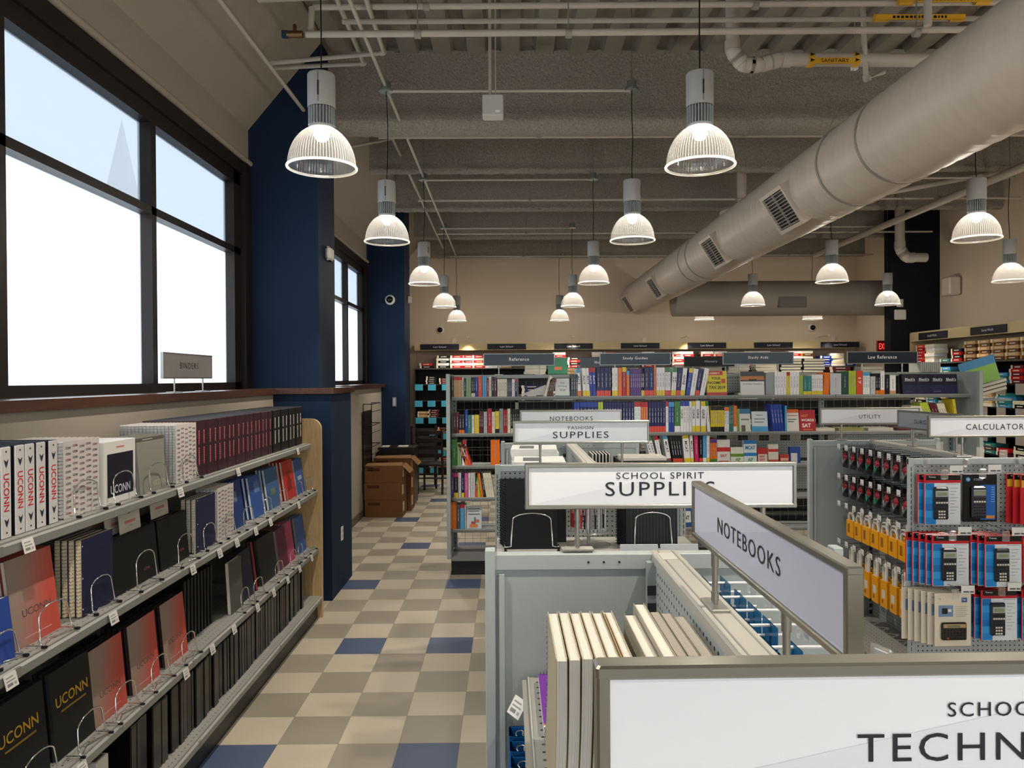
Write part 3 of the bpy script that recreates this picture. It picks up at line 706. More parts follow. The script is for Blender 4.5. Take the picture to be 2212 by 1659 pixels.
stack_nb(1, 2.65, 2.86, .278, 4, .024, '#161b3a', 'navy spiral notebook beside the large coral notebook', 'navy spiral notebooks beside the coral one', art=nav, pages='#d8c7a8', frontlab='navy spiral notebook with cream pages beside the large coral notebook', spiralc='#c9c1ac')
wire_stand(2.65, 2.86, 1, what='the near navy spiral notebooks')
def file_folder(lab, ya, yb, n, tags):
    for k in range(n):
        t = thing('expanding_file', lab if k == 0 else lab.replace('front', nth(k+1)), 'file folder', (XF[1]-.012-.03*k, (ya+yb)/2, z1+.0005), L90, 'black expanding files on the second shelf', rx=R(-5))
        w = yb-ya-.01; h = .225-.0*k
        m = MB('satin'); m.bbox(-w/2, w/2, 0, .022, 0, h, '#0a0a0c'); m.box(-w/2+.01, w/2-.01, .004, .018, h, h+.002, '#1e1f22'); part('wallet', m, t)
        if k == 0: part('lettering', MB('satin').text('UCONN', .05, .012, w*.22, .05, -.001, '#8d4550'), t)
        if k in tags:
            m = MB('satin'); dx = tags[k]; m.box(dx-.085, dx+.085, .008, .0095, .12, .32, '#b3afa6' if k < 2 else '#7a7a76'); m.fr(dx-.01, dx+.01, .30, .304, .0075, 'dark_grey'); m.fr(dx-.04, dx+.045, .262, .274, .0075, '#b0706a'); m.fr(dx-.02, dx+.02, .248, .252, .0075, '#9a938c'); part('header_card', m, t)
file_folder('black expanding file with white card, front of the left file row', 2.88, 3.27, 4, {0: .0, 1: -.05, 3: -.08})
wire_stand(2.9, 3.2, 1, what='the left row of black expanding files', h=.15, x=-1.50)
file_folder('black expanding file, front of the right file row', 3.28, 3.58, 5, {1: -.03})
wire_stand(3.3, 3.55, 1, what='the right row of black expanding files', h=.14, x=-1.50)
stack_nb(1, 3.62, 3.86, .265, 3, .024, '#171d3e', 'navy notebook in the middle of the second shelf', 'navy notebooks in the middle of the second shelf', art=nav, pages='#d8cdb4', frontlab='navy notebook in the middle of the second shelf, front of its row')
wire_stand(3.64, 3.86, 1, what='the middle navy notebooks')
stack_nb(1, 3.89, 4.12, .278, 6, .018, '#bfb9b6', 'white patterned notebook on the second shelf', 'patterned notebooks on the second shelf', art=pat, frontlab='white notebook patterned with small words, front of row on the second shelf')
wire_stand(3.92, 4.12, 1, what='the patterned notebooks on the second shelf')
def plain_art(items):
    m = MB('satin')
    for it in items: m.fr(*it[:4], -.0008, it[4])
    return m.mesh('cover_print')
for (ya, yb, h, c, n, lb, art, pg) in (
    (4.14, 4.37, .27, '#1d3468', 3, 'dark blue notebook with a small grey square', [(-.03, .03, .15, .21, '#5f6d88')], '#26365c'),
    (4.50, 4.70, .255, '#2a4b8c', 4, 'blue notebook with white page edges', [(-.02, .07, .15, .22, '#5470a4')], '#dedede'),
    (4.80, 5.05, .265, '#35577e', 3, 'slate blue notebook', [(-.05, .04, .09, .13, '#5a6b60')], '#c9ccce'),
    (5.17, 5.42, .275, '#a82a22', 4, 'bright red notebook', [(-.05, .05, .06, .14, '#7c1f1c'), (-.05, .05, .18, .2, '#8a2320')], '#c9bdb6'),
    (5.45, 5.66, .255, '#2e4f86', 3, 'blue notebook next to the maple end panel', [(-.05, .05, .1, .13, '#8a9aac')], '#c9ccd0')):
    for k in range(n):
        notebook(lb+(', front of its row on the second shelf' if k == 0 else ', %s in its row on the second shelf' % nth(k+1)), (XF[1]-.02-.021*k, (ya+yb)/2+(-.012*k if n == 4 else 0), z1+.0005), L90, round(yb-ya, 3), h, .015, c, pg, False, lb.split(' with')[0]+' row', R(-8), plain_art(art) if k == 0 else None)
    wire_stand(ya, yb, 1, what='the '+lb.replace('notebook', 'notebooks')[:48], h=.12, x=-1.50)
# --- shelf 3
z2 = SH[2][0]
for i, (ya, yb, hh) in enumerate(((2.20, 2.47, .30), (2.50, 2.74, .30))):
    m = MB('satin').text('UCONN', .19, .036, .0, .19, -.0012, '#c49a28', bold=.008).fr(-.07, .08, .15, .157, -.001, '#8a6f2a').mesh('cover_print')
    for k in range(3):
        notebook(('black folder with gold lettering, %s' % ('at the bottom left picture corner', 'beside the coral notebook')[i]) if k == 0 else 'black gold-lettered folder, %s in the %s row' % (nth(k+1), ('left', 'right')[i]), (XF[2]-.01-.02*k, (ya+yb)/2, z2+.0005), L90, round(yb-ya-.004, 3), .30, .016, '#131416', '#26272b', False, 'black gold-lettered folders', R(-5), m if k == 0 else None, cat='folder', name='pocket_folder')
    wire_stand(ya, yb, 2, what='the %s row of gold-lettered folders' % ('left', 'right')[i], x=-1.49)
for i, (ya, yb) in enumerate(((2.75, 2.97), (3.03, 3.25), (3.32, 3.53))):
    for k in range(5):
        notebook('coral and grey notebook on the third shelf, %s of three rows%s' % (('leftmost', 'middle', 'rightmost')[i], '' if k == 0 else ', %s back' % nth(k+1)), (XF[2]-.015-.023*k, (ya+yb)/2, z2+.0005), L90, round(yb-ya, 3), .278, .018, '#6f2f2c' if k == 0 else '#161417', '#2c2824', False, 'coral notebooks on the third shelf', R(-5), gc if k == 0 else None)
    wire_stand(ya, yb, 2, what='the %s coral notebooks of the third shelf' % ('leftmost', 'middle', 'rightmost')[i], x=-1.49)
for k in range(9):
    solo('portfolio_case', MB('satin').bbox(-.012, .012, 0, .30, 0, .31, '#0b0b0d', r=.002), 'upright black portfolio case, %s in the dark block on the third shelf' % nth(k+1), 'portfolio', (XF[2]-.06, 3.62+.04*k, z2), L90, group='black portfolio cases on the third shelf')
notebook('grey folio standing at the right end of the black portfolios', (XF[2]-.002, 4.16, z2+.0005), L90, .19, .285, .02, '#4b4a46', spiral=False, art=MB('satin').text('UCONN', .08, .014, .02, .14, -.001, '#6a6862').mesh('cover_print'), lean=R(-3), cat='folder', name='document_folio'); wire_stand(4.07, 4.25, 2, what='the grey folio on the third shelf', x=-1.49)
for i, (ya, yb, h, c, lb) in enumerate(((4.27, 4.5, .28, '#171a2c', 'dark navy folder on the third shelf'), (4.52, 4.56, .30, '#7c1820', 'thin dark red folder on the third shelf'), (4.62, 4.95, .29, '#101114', 'black zipped portfolio on the third shelf'),
                                        (5.0, 5.2, .27, '#5c1c38', 'maroon notebook on the third shelf'), (5.2, 5.36, .28, '#a03a5a', 'pink notebook on the third shelf'), (5.44, 5.66, .27, '#2f5288', 'blue notebook at the right end of the third shelf'))):
    for k in range(3 if yb-ya > .1 else 1):
        notebook(lb+(', %s in its row' % nth(k+1) if k else ''), (XF[2]-.02-.024*k, (ya+yb)/2, z2+.0005), L90, round(yb-ya-.006, 3), h, .02, c, '#8f8a86' if i > 2 else '#222222', False, lb, R(-7))
    if yb-ya > .1: wire_stand(ya, yb, 2, what='the '+lb, x=-1.49, h=.12)
# --- bottom deck: black binders standing spine out
z3 = SH[3][0]
def deck_binder(w, h, side):
    m = MB('gloss'); m.bbox(-w/2, w/2, 0, .27, 0, h, '#08080a', r=.003); m.box(-w/2+.004, w/2-.004, .01, .262, h-.006, h+.0006, '#1c1c1e', 'matte')
    if side: m.bbox(-w/2+.004, w/2-.004, -.0015, 0, .006, h-.006, '#2c2a27', r=.001)
    return m.mesh('ring_binder')
dbm = {}
for s_ in (0, 1):
    for w in (.03, .045, .06, .075): dbm[(w, s_)] = deck_binder(w, .285, s_)
y_ = 2.94; rr = random.Random(11); i = 0
wm = MB('gloss'); wm.bbox(-.04, .04, 0, .27, 0, .28, '#b9b7b0', r=.003); wm.box(-.03, .03, .01, .25, .27, .2806, '#4a4742', 'matte'); solo('white_binder', wm, 'white ring binder at the near end of the bottom shelf', 'binder', (XF[3], 2.72, z3), L90)
solo('white_binder', wm, 'clear-sleeved white binder at the left of the bottom shelf', 'binder', (XF[3]-.02, 2.62, z3), L90)
pat_w = [.045, .03, .06, 0, .075, .06, 0, .075, .03, .045, .045, .03, .06, .03, .03, .045, .03, .06, .03, .045, .045, .03, .045, .03, .045, .03, .045, .03, .045, .03, .03, .045, .045, .03, .045, .03, .045, .045, .03, .06, .045, .045, .03, .045, .03, .06, .045, .045, .045, .06, .045, .06, .045]
for w in pat_w:
    if w == 0: y_ += .035; continue
    if y_+w > 5.66: break
    i += 1
    solo('ring_binder', dbm[(w, i % 3 != 0 and 1)], 'black binder, %s spine, %s after the white binder on the bottom shelf' % ('grey labelled' if i % 3 else 'plain', nth(i)), 'binder', (XF[3]-rr.uniform(0, .012)-.004, y_+w/2, z3), L90, group='black binders on the bottom shelf', rx=0)
    y_ += w+.004
# --- BINDERS sign on the ledge
t = thing('binders_sign', 'small grey BINDERS sign on two posts on the window ledge', 'sign', (-2.02, 4.72, 1.757), L90)
part('sign_panel', MB('satin').bbox(-.355, .355, -.006, .006, .09, .235, '#a19d9a'), t)
part('frame', MB('brushed').box(-.358, .358, -.009, .009, .084, .092, '#8f908d').box(-.358, .358, -.009, .009, .233, .241, '#8f908d').box(-.36, -.352, -.009, .009, .084, .241, '#8f908d').box(.352, .36, -.009, .009, .084, .241, '#8f908d'), t)
part('lettering', MB('satin').text('BINDERS', .27, .038, -.0, .165, -.0075, '#3a3936', space=1.25), t)
for x in (-.2, .22): part('post', MB('brushed').tube([(x, 0, .004), (x, 0, .088)], .006, '#b7b7b5').bbox(x-.055, x+.055, -.03, .03, 0, .005, '#a9a9a7'), t)
# wall plates, sensors, cameras
def plate(lb, loc, rz, w=.075, h=.12, cat='wall plate', c='#cfccc5'): return solo('wall_plate', MB('satin').bbox(-w/2, w/2, -.008, 0, -h/2, h/2, c).fr(-w*.2, w*.2, -h*.3, -h*.1, -.0085, '#8f8c86').fr(-w*.2, w*.2, h*.1, h*.3, -.0085, '#8f8c86'), lb, cat, loc, rz)
p = at(738, 1152, 'X', -1.455); plate('white power outlet low on the navy pillar base', p, L90)
p = at(706, 549, 'X', -1.563); solo('motion_sensor', MB('satin').bbox(-.075, .075, -.05, 0, -.06, .06, '#c9c5bd', r=.02), 'white rounded sensor on the upper side of the first navy pillar', 'sensor', p, L90)
p = at(882, 648, 'X', -1.563); solo('wall_box', MB('satin').bbox(-.05, .05, -.05, 0, -.055, .055, '#c9c2b4', r=.004), 'small white box on the side of the second navy pillar', 'wall box', p, L90)
def dome_cam(lb, p):
    t = thing('dome_camera', lb, 'security camera', p)
    part('housing', MB('satin').lathe([(.075, 0), (.078, .02), (.066, .05), (.05, .06)], '#d6d3cc', M=Matrix.Rotation(R(90), 4, 'X')), t)
    part('lens_dome', MB('gloss').lathe([(.052, .055), (.045, .085), (.02, .1), (.001, .103)], '#0c0c0e', M=Matrix.Rotation(R(90), 4, 'X')), t)
dome_cam('round dome camera on the front of the second navy pillar', at(843, 648, 'Y', 11.4))
dome_cam('round dome camera at the left of the back wall', at(951, 713, 'Y', 14.5))
dome_cam('round dome camera at the right of the back wall', at(1753, 708, 'Y', 14.5))
for i, (x, y) in enumerate(((981, 737), (1391, 735), (1799, 732))): solo('wall_box', MB('satin').bbox(-.04, .04, -.03, 0, -.04, .04, '#d8cdbb', r=.004), 'small white box above the valance on the back wall, %s of three' % ('leftmost', 'middle', 'rightmost')[i], 'wall box', at(x, y, 'Y', 14.5))
t = thing('wall_speaker', 'white box loudspeaker high on the right wall', 'loudspeaker', at(2070, 618, 'X', 6.85), R(-90)); part('cabinet', MB('satin').bbox(-.11, .11, -.2, -.02, -.14, .14, '#c3b7a6', r=.02), t); part('bracket', MB('satin').box(-.03, .03, -.03, 0, -.05, .05, 'grey'), t)
solo('smoke_alarm', MB('satin').bbox(-.09, .09, -.04, 0, -.08, .08, '#b9b4ac', r=.01).tube([(0, -.02, .12), (0, -.02, .24)], .05, '#a9a49c', n=10), 'white strobe alarm on the dark right column', 'fire alarm', at(1943, 680, 'Y', 11.7))
# ---------------------------------------------------------------- signs on posts
SGN = '#eef0f4'
def board_sign(name, label, c, rz, lines, w=.715, h=.12, zt=1.607, foot=1.378, posts=(-.2, .2), tilt=0., face=SGN, fc='#8d8b80', gcol='#e4e6ec', bar=.011, lc='#2c2c31', bold=0):
    """double-sided board; lines = (text, width, cap height, height above the lower edge, x)"""
    t = thing(name, label, 'sign', (c[0], c[1], foot), rz)
    z1 = zt-foot; z0 = z1-h; d = .011
    m = MB('satin'); m.box(-w/2+.004, w/2-.004, -.006, .006, z0+.004, z1-.004, face)
    # pale printed wedges of the sign's background
    m.add([(-w*.5+.01, -.0064, z0+bar), (w*.16, -.0064, z1-bar), (w*.5-.01, -.0064, z1-bar), (w*.5-.01, -.0064, z0+bar*1.4), (-w*.1, -.0064, z0+bar)], [(0, 4, 3, 2, 1)], gcol)
    part('sign_panel', m, t)
    m = MB('brushed')
    m.bbox(-w/2, w/2, -d, d, z1-bar, z1, fc, r=.002); m.bbox(-w/2, w/2, -d, d, z0, z0+bar, fc, r=.002)
    m.bbox(-w/2+.0006, -w/2+bar, -d*.98, d*.98, z0+.001, z1-.001, fc, r=.002); m.bbox(w/2-bar, w/2-.0006, -d*.98, d*.98, z0+.001, z1-.001, fc, r=.002); part('frame', m, t)
    m = MB('satin')
    for (s_, lw, lh, zc, x) in lines: m.text(s_, lw, lh, x, z0+zc, -.0072, lc, space=1.18, bold=bold)
    part('lettering', m, t)
    for x in posts:
        m = MB('brushed'); m.tube([(x, 0, .004), (x, 0, z0+.002)], .0058, '#a09e98', n=12); m.tube([(x, 0, z0-.03), (x, 0, z0)], .0075, '#a09e98', n=12); m.tube([(x, 0, .012), (x, 0, .03)], .0075, '#a09e98', n=12)
        m.bbox(x-.042, x+.042, -.018, .018, 0.0, .006, '#a8a59c', r=.001); part('post', m, t)
    return t
board_sign('section_sign', 'large white sign with thick metal frame cut by the lower right corner, SCHOOL above TECHN', (.425, .588), R(.7),
           [('SCHOOL', .0775, .0113, .0792, -.041), ('TECHNOLOGY', .283, .0222, .0498, -.010)], posts=(-.25, .25), h=.118)
board_sign('section_sign', 'white NOTEBOOKS sign seen edge-on, running away along the nearest gondola', (.408, 1.235), R(-90), [('NOTEBOOKS', .326, .029, .062, -.018)], posts=(-.225, .15), face='#c4c6d4', gcol='#b9bbcb', w=.735)  # window light on this white face is put into its lavender colours
board_sign('section_sign', 'white SCHOOL SPIRIT SUPPLIES sign on the divider of the nearest gondola', (.402, 1.95), R(0), [('SCHOOL SPIRIT', .230, .0170, .0865, -.002), ('SUPPLIES', .288, .037, .052, -.002)], posts=(-.22, .27))
board_sign('section_sign', 'white FASHION SUPPLIES sign on the second gondola', (.386, 3.89), 0, [('FASHION', .131, .0165, .083, -.002), ('SUPPLIES', .292, .034, .046, -.002)], posts=(-.215, .215))
board_sign('section_sign', 'white NOTEBOOKS sign half hidden behind the FASHION SUPPLIES sign', (.445, 5.2), 0, [('NOTEBOOKS', .30, .030, .060, .003)], posts=(-.2, .2))
board_sign('section_sign', 'white UTILITY sign in front of the bookshelf at right', (2.58, 5.27), 0, [('UTILITY', .155, .026, .056, .0)], posts=(-.2, .3))
board_sign('section_sign', 'white CALCULATORS sign cut by the right picture edge', (2.70, 4.12), 0, [('CALCULATORS', .345, .032, .058, .026)], posts=(-.165, .25))
board_sign('section_sign', 'greyish SURGE sign angled behind the CALCULATORS sign', (2.62, 4.54), R(-85), [('SURGE & AUDIO', .36, .026, .052, -.0)], posts=(-.2, .2), face='#9fa2a6', gcol='#95989d')

# ---------------------------------------------------------------- gondolas
SG, SG2, CAP = '#9ba4a4', '#8e9797', '#a8a59c'
def gondola(label, x0, x1, y0, y1, top=1.378, shelves=(), right_panel=True, near_open=True, cx=None):
    """two-sided unit running away from the camera: spine, far divider, decks and shelves"""
    cx = cx or (x0+x1)/2; sp = .035
    t = thing('gondola', label, 'display gondola', (cx, y0, 0)); l, r, d = x0-cx, x1-cx, y1-y0
    m = MB('powder'); m.box(-sp+.004, sp-.004, 0, d-.03, .1, top-.02, SG, 'peg_YZ'); part('spine_board', m, t)
    m = MB('powder'); m.bbox(-sp, sp, 0, d-.01, top-.03, top, CAP, r=.004); m.box(-sp*.55, -sp*.45, .02, d-.02, top, top+.001, '#7f7f78'); m.box(sp*.5, sp*.62, .02, d-.02, top, top+.001, '#87877f')
    m.box(-sp+.012, -sp+.05, d-.12, d-.05, top, top+.0015, '#b9b7ae'); part('top_cap', m, t)
    m = MB('powder'); z = top-.02
    m.box(l+.02, r-.02, d-.03, d-.012, .02, z-.02, SG); m.bbox(l, l+.026, d-.04, d, 0, top+.008, '#a5adad', r=.002); m.bbox(r-.026, r, d-.04, d, 0, top+.008, '#a5adad', r=.002)
    m.bbox(l+.02, r-.02, d-.036, d, top-.045, top-.004, '#a3abab', r=.002); m.box(l+.03, l+.036, d-.034, d-.03, .05, top-.06, '#7d8585'); m.box(l+.036, l+.05, d-.04, d-.03, .05, top-.055, '#a5adad')
    for x in (-.2, -.16, -.12, .13, .17): m.tube([(x, d-.0375, top-.025), (x, d-.0355, top-.025)], .003, '#111111', n=8)
    part('end_panel', m, t)
    for s_ in (-1, 1):
        m = MB('powder'); x = s_*(sp+.006)
        for yy_ in (d-.055,): m.box(x-.012, x+.012, yy_-.013, yy_+.013, .1, top-.02, '#8c9595')
        for k in range(int((top-.2)/.045)): m.box(x-.0125, x+.0125, d-.071, d-.0675, .15+k*.045, .175+k*.045, '#222626')
        part('slotted_upright', m, t)
    m = MB('powder'); m.box(l+.03, -sp, 0, d-.04, .13, .15, '#77746c', 'perf_XY'); m.box(sp, r-.03, 0, d-.04, .13, .15, '#77746c', 'perf_XY'); m.box(l+.05, r-.05, .02, d-.04, 0, .13, '#1b1b1b'); part('base_deck', m, t)
    for (side, z, dep) in shelves:
        m = MB('powder'); a_, b_ = (-sp-dep, -sp) if side < 0 else (sp, sp+dep)
        m.box(a_, b_, .01, d-.05, z-.02, z, SG, 'perf_XY'); e = a_ if side < 0 else b_
        m.box(min(e, e-side*.004), max(e, e-side*.004), .01, d-.05, z-.035, z+.002, '#a2a29b'); m.box(min(e, e+side*.014), max(e, e+side*.014), .01, d-.05, z-.034, z-.006, '#8b8a84')
        for yb in (.02, d-.065): m.add([(a_, yb, z-.02), (b_, yb, z-.02), ((b_ if side < 0 else a_), yb, z-.12), (a_, yb+.004, z-.02), (b_, yb+.004, z-.02), ((b_ if side < 0 else a_), yb+.004, z-.12)], [(0, 1, 2), (5, 4, 3), (0, 2, 5, 3), (1, 4, 5, 2)], SG2)
        part('shelf', m, t)
    return t
G1 = gondola('nearest grey steel gondola with notebooks on its left side', -.06, .87, .58, 1.956, shelves=((-1, 1.06, .325), (-1, .70, .38), (1, .55, .38)), cx=.408)
G2 = gondola('second grey gondola behind the SCHOOL SPIRIT SUPPLIES sign', -.045, .93, 3.9, 5.27, shelves=((-1, 1.13, .38), (1, 1.13, .38), (-1, .7, .4), (1, .7, .4)))
G3 = gondola('grey gondola at the right with hanging goods on pegs', 2.145, 3.08, 4.10, 5.30, cx=2.61)
o = part('price_tag', tag_m, G1); o.location = (-.408+.030, 1.80-.58, 1.052); o.rotation_euler = (R(-35), 0, R(-60))
def endcap(label, x0, x1, y, top=1.378, shelf=None, peg='peg_XZ'):
    t = thing('endcap_panel', label, 'display panel', ((x0+x1)/2, y, 0)); w = (x1-x0)/2
    m = MB('powder'); m.box(-w+.03, w-.03, -.012, -.002, .15, top-.035, SG, peg); part('pegboard', m, t)
    m = MB('powder'); m.bbox(-w, w, -.02, .0, top-.035, top, '#a3abab', r=.003); m.box(-w, w, -.03, 0, .0, .15, '#202222'); part('top_rail', m, t)
    for s_ in (-1, 1):
        m = MB('powder'); m.bbox(s_*(w-.015)-.015, s_*(w-.015)+.015, -.024, .0, 0, top+.002, '#9ba3a3', r=.002)
        for k in range(int((top-.1)/.03)): m.box(s_*(w-.012)-.002, s_*(w-.012)+.002, -.0246, -.02, .08+k*.03, .10+k*.03, '#1f2222')
        part('slotted_post', m, t)
    if shelf:
        m = MB('powder'); m.box(-w+.01, w-.01, -shelf[1], -.025, shelf[0]-.025, shelf[0], '#a19f97'); m.box(-w+.01, w-.01, -shelf[1]-.01, -shelf[1], shelf[0]-.035, shelf[0]-.003, '#96958e'); part('shelf', m, t)
    return t
endcap('pegboard endcap of the second gondola with a shelf of black notebooks', -.066, .93, 3.893, shelf=(1.0, .40))
endcap('pegboard endcap at the right hung with calculators', 2.20, 3.2, 4.075)
# things on the second endcap's shelf
def book_stand_front(c, y, z, w=.2, h=.175, what=''):
    t = thing('wire_stand', 'chromed wire stand in front of '+what, 'book stand', (c, y, z)); a_ = w/2
    m = MB('chrome'); arc = [(-a_*.92*math.cos(math.pi*k/12), 0, h*.82+h*.18*math.sin(math.pi*k/12)) for k in range(13)]
    m.tube([(-a_-.03, .03, .02), (-a_-.028, -.02, .02), (-a_, -.012, .022)]+arc+[(a_, -.012, .022), (a_+.028, -.02, .02), (a_+.03, .03, .02)], .0034, 'white', n=8); part('wire_loop', m, t)
    for s_ in (-1, 1): part('rubber_foot', MB('satin').tube([(s_*(a_+.028), -.02, .0), (s_*(a_+.028), -.02, .02)], .006, 'black', n=8), t)
for k in range(6):
    notebook('black cover notebook in the left wire stand of the second endcap' if k == 0 else 'black notebook, %s behind the front one in the left wire stand' % nth(k), (.115-.006*k, 3.60+.023*k, 1.0), 0, .25, .325, .018, '#1c1d20', '#9aa0a0', True, 'black notebooks in the left wire stand', R(-3), cat='notebook', spiralc='#3b3c40')
solo('pink_label_notebook', MB('satin').bbox(-.12, .12, 0, .012, 0, .315, '#22262a').fr(.03, .065, .262, .298, -.0006, '#c060b0').text('1', None, .024, .085, .28, -.0008, '#c9a0cc'), 'black notebook with a small pink numbered label beside the left stand', 'notebook', (.175, 3.75, 1.0), rx=R(-2))
book_stand_front(.115, 3.575, 1.0, .20, .18, 'the black notebooks of the second endcap')
for k in range(4):
    notebook('dark pinstriped notebook in the right wire stand' if k == 0 else 'dark notebook, %s behind the pinstriped one' % nth(k), (.70-.01*k, 3.60+.03*k, 1.0), 0, .25, .335, .022, '#25292b', '#2b2e30', True, 'pinstriped notebooks in the right wire stand', R(-2),
             plain_art([(-.1+i*.016, -.098+i*.016, .005, .33, '#4c5154') for i in range(14)]) if k == 0 else None, spiralc='#3b3c40')
book_stand_front(.70, 3.575, 1.0, .18, .18, 'the pinstriped notebooks')
for i in (0, 1): solo('label_holder', MB('gloss').bbox(-.09, .09, -.006, .002, 0, .042, '#b9bcc0', r=.002), ('left' if i == 0 else 'right')+' half of the clear label strip below the pinstriped notebooks', 'label holder', (.62+.19*i, 3.50, 1.0), rx=R(-15))
# pen carousel
t = thing('pen_carousel', 'clear round spinner full of pens under the SCHOOL SPIRIT SUPPLIES sign', 'pen display', (.40, 3.68, 1.0))
part('base', MB('clear_plastic').cylz(.11, 0, .006, 'white', n=32).cylz(.03, .006, .03, 'white'), t)
part('column', MB('brushed').cylz(.008, .006, .3, '#999999'), t)
for z in (.07, .24): part('ring_tray', MB('clear_plastic').lathe([(.06, z), (.105, z), (.105, z+.004), (.06, z+.004)], 'white', n=32), t)
pen = {}
def pen_mesh(c):
    if c not in pen: pen[c] = MB('gloss').lathe([(.0008, 0), (.004, .014), (.0045, .02)], 'silver', n=8).lathe([(.0045, .02), (.005, .1), (.0045, .135)], c, n=8).lathe([(.0035, .135), (.003, .148), (.0005, .149)], '#c8c8c8', n=8).box(-.0015, .0015, -.008, -.005, .09, .138, '#bdbdbd').mesh('pen')
    return pen[c]
i = 0
for k in range(30):
    a_ = R(12*k+5); c = ('#8f9296', '#2a2b30', '#d0d0d0', '#a2363c')[k % 3 if k < 12 or k > 27 else 3]
    if math.cos(a_)*1 < -2: continue
    i += 1
    for zt in (.075,):
        solo('pen', pen_mesh(c), {'#8f9296': 'silver', '#2a2b30': 'black', '#d0d0d0': 'white', '#a2363c': 'red'}[c]+' pen, %s around the clear spinner' % nth(i), 'pen', (.40+.085*math.cos(a_-R(90)), 3.68+.085*math.sin(a_-R(90)), 1.0+zt+.0), group='pens in the clear spinner')

# notebooks standing on the nearest gondola
def page_block(label, x, y0, y1, z, h, th, lean, bend, cover, spiral='left', c1='#e4dfd6', ruled=False, group=None):
    """college notebook seen from its page edges: curved paper block between card covers"""
    t = thing('spiral_notebook', label, 'notebook', (x, y0, z), 0, group)
    N_ = 12; rr = random.Random(int(x*1000)); d = y1-y0
    def off(v): return lean*v*h + bend*math.sin(math.pi*v)*.5 + bend*v*v
    m = MB('matte'); vs = []
    for k in range(N_+1):
        v = k/N_; o_ = off(v)
        vs += [(o_, 0, v*h), (o_+th, 0, v*h), (o_+th, d, v*h), (o_, d, v*h)]
    fs = []
    for k in range(N_):
        for j in range(4): jj = (j+1) % 4; fs.append((k*4+j, k*4+jj, k*4+4+jj, k*4+4+j))
    fs.append((N_*4, N_*4+1, N_*4+2, N_*4+3)); m.add(vs, fs, c1)
    for q in range(1, 9):   # separate sheaves of pages and ruled line ends
        u = q/9+rr.uniform(-.03, .03)
        for k in range(N_):
            v0, v1 = k/N_, (k+1)/N_
            m.add([(off(v0)+th*u, -.0004, v0*h), (off(v0)+th*u+.0005, -.0004, v0*h), (off(v1)+th*u+.0005, -.0004, v1*h), (off(v1)+th*u, -.0004, v1*h)], [(0, 1, 2, 3)], '#a9a49a' if ruled else '#c1b9a8')
        m.fr(off(1)+th*u, off(1)+th*u+.0004, 0, 0, 0, '#999999')
        m.add([(off(1)+th*u, 0, h+.0003), (off(1)+th*u+.0005, 0, h+.0003), (off(1)+th*u+.0005, d, h+.0003), (off(1)+th*u, d, h+.0003)], [(0, 1, 2, 3)], '#a8a08f')
    part('pages', m, t)
    for s_, nm in ((-.0012, 'cover'), (th, 'cover')):
        m = MB('satin'); vs = []
        for k in range(N_+1):
            v = k/N_; o_ = off(v)+s_; vs += [(o_, -.002, v*(h+.004)), (o_+.0012, -.002, v*(h+.004)), (o_+.0012, d+.001, v*(h+.004)), (o_, d+.001, v*(h+.004))]
        m.add(vs, fs, cover); part(nm, m, t)
    if spiral:
        m = MB('metal'); kk = int(h/.011)
        for k in range(kk):
            v = (k+.5)/kk; cx = off(v)+(th/2 if spiral == 'back' else 0); cy = d if spiral == 'back' else .012
            r_ = th*.75 if spiral == 'back' else .008
            m.tube([(cx+r_*math.cos(a_), cy+(r_ if spiral == 'back' else .004)*math.sin(a_), v*h+.002*math.sin(a_)) for a_ in [2*math.pi*j/8 for j in range(9)]], .0008, '#8d8d8f', n=4, cap=False)
        part('spiral_binding', m, t)
    return t
for k in range(6):
    page_block('thick notebook with ruled page edges, %s from the left in the near stack' % nth(k+1), .076+.0212*k, 1.285+.004*(k % 3), 1.545+.004*(k % 2), 1.06, .279, .0175, -.01+.006*k, .010, '#a79c84', 'back', ruled=True, group='notebooks in the left near stack')
page_block('notebook with bowed kraft cover at the right of the near stack', .215, 1.30, 1.535, 1.06, .279, .006, -.04, -.010, '#9a7748', None)
for k, (x, ln, bd, h, yb) in enumerate(((.246, .0, .02, .279, 1.53), (.270, -.0, .008, .292, 1.56), (.293, -.0, .004, .279, 1.55), (.315, .0, .0, .279, 1.54), (.338, .0, .0, .279, 1.52))):
    page_block('notebook leaning against the pegboard, %s from the left in the right near stack' % nth(k+1), x, 1.24, yb, 1.06, h, .0205, 0, -.006*(k < 2), '#8f8a7c', 'left' if k < 2 else None, c1='#e8dfd2', group='notebooks leaning in the right near stack')
t = thing('memo_pad', 'purple top-spiral memo pad lying on the near shelf', 'memo pad', (.104, 1.865, 1.0605))
m = MB('satin'); m.bbox(-.030, .030, -.28, .0, 0, .024, '#cfccc6'); m.add([(-.030, -.272, .0246), (.030, -.272, .0246), (.030, 0, .0246), (-.030, 0, .0246)], [(0, 1, 2, 3)], '#6a2f8c'); m.box(-.030, .030, -.2745, -.271, .023, .0248, '#c9803a'); part('pad', m, t)
m = MB('metal')
for k in range(7): x = -.024+k*.008; m.tube([(x, 0+.006*math.cos(a_), .0245+.0055*math.sin(a_)) for a_ in [2*math.pi*j/8 for j in range(9)]], .0006, '#444444', n=4, cap=False)
part('spiral_binding', m, t)
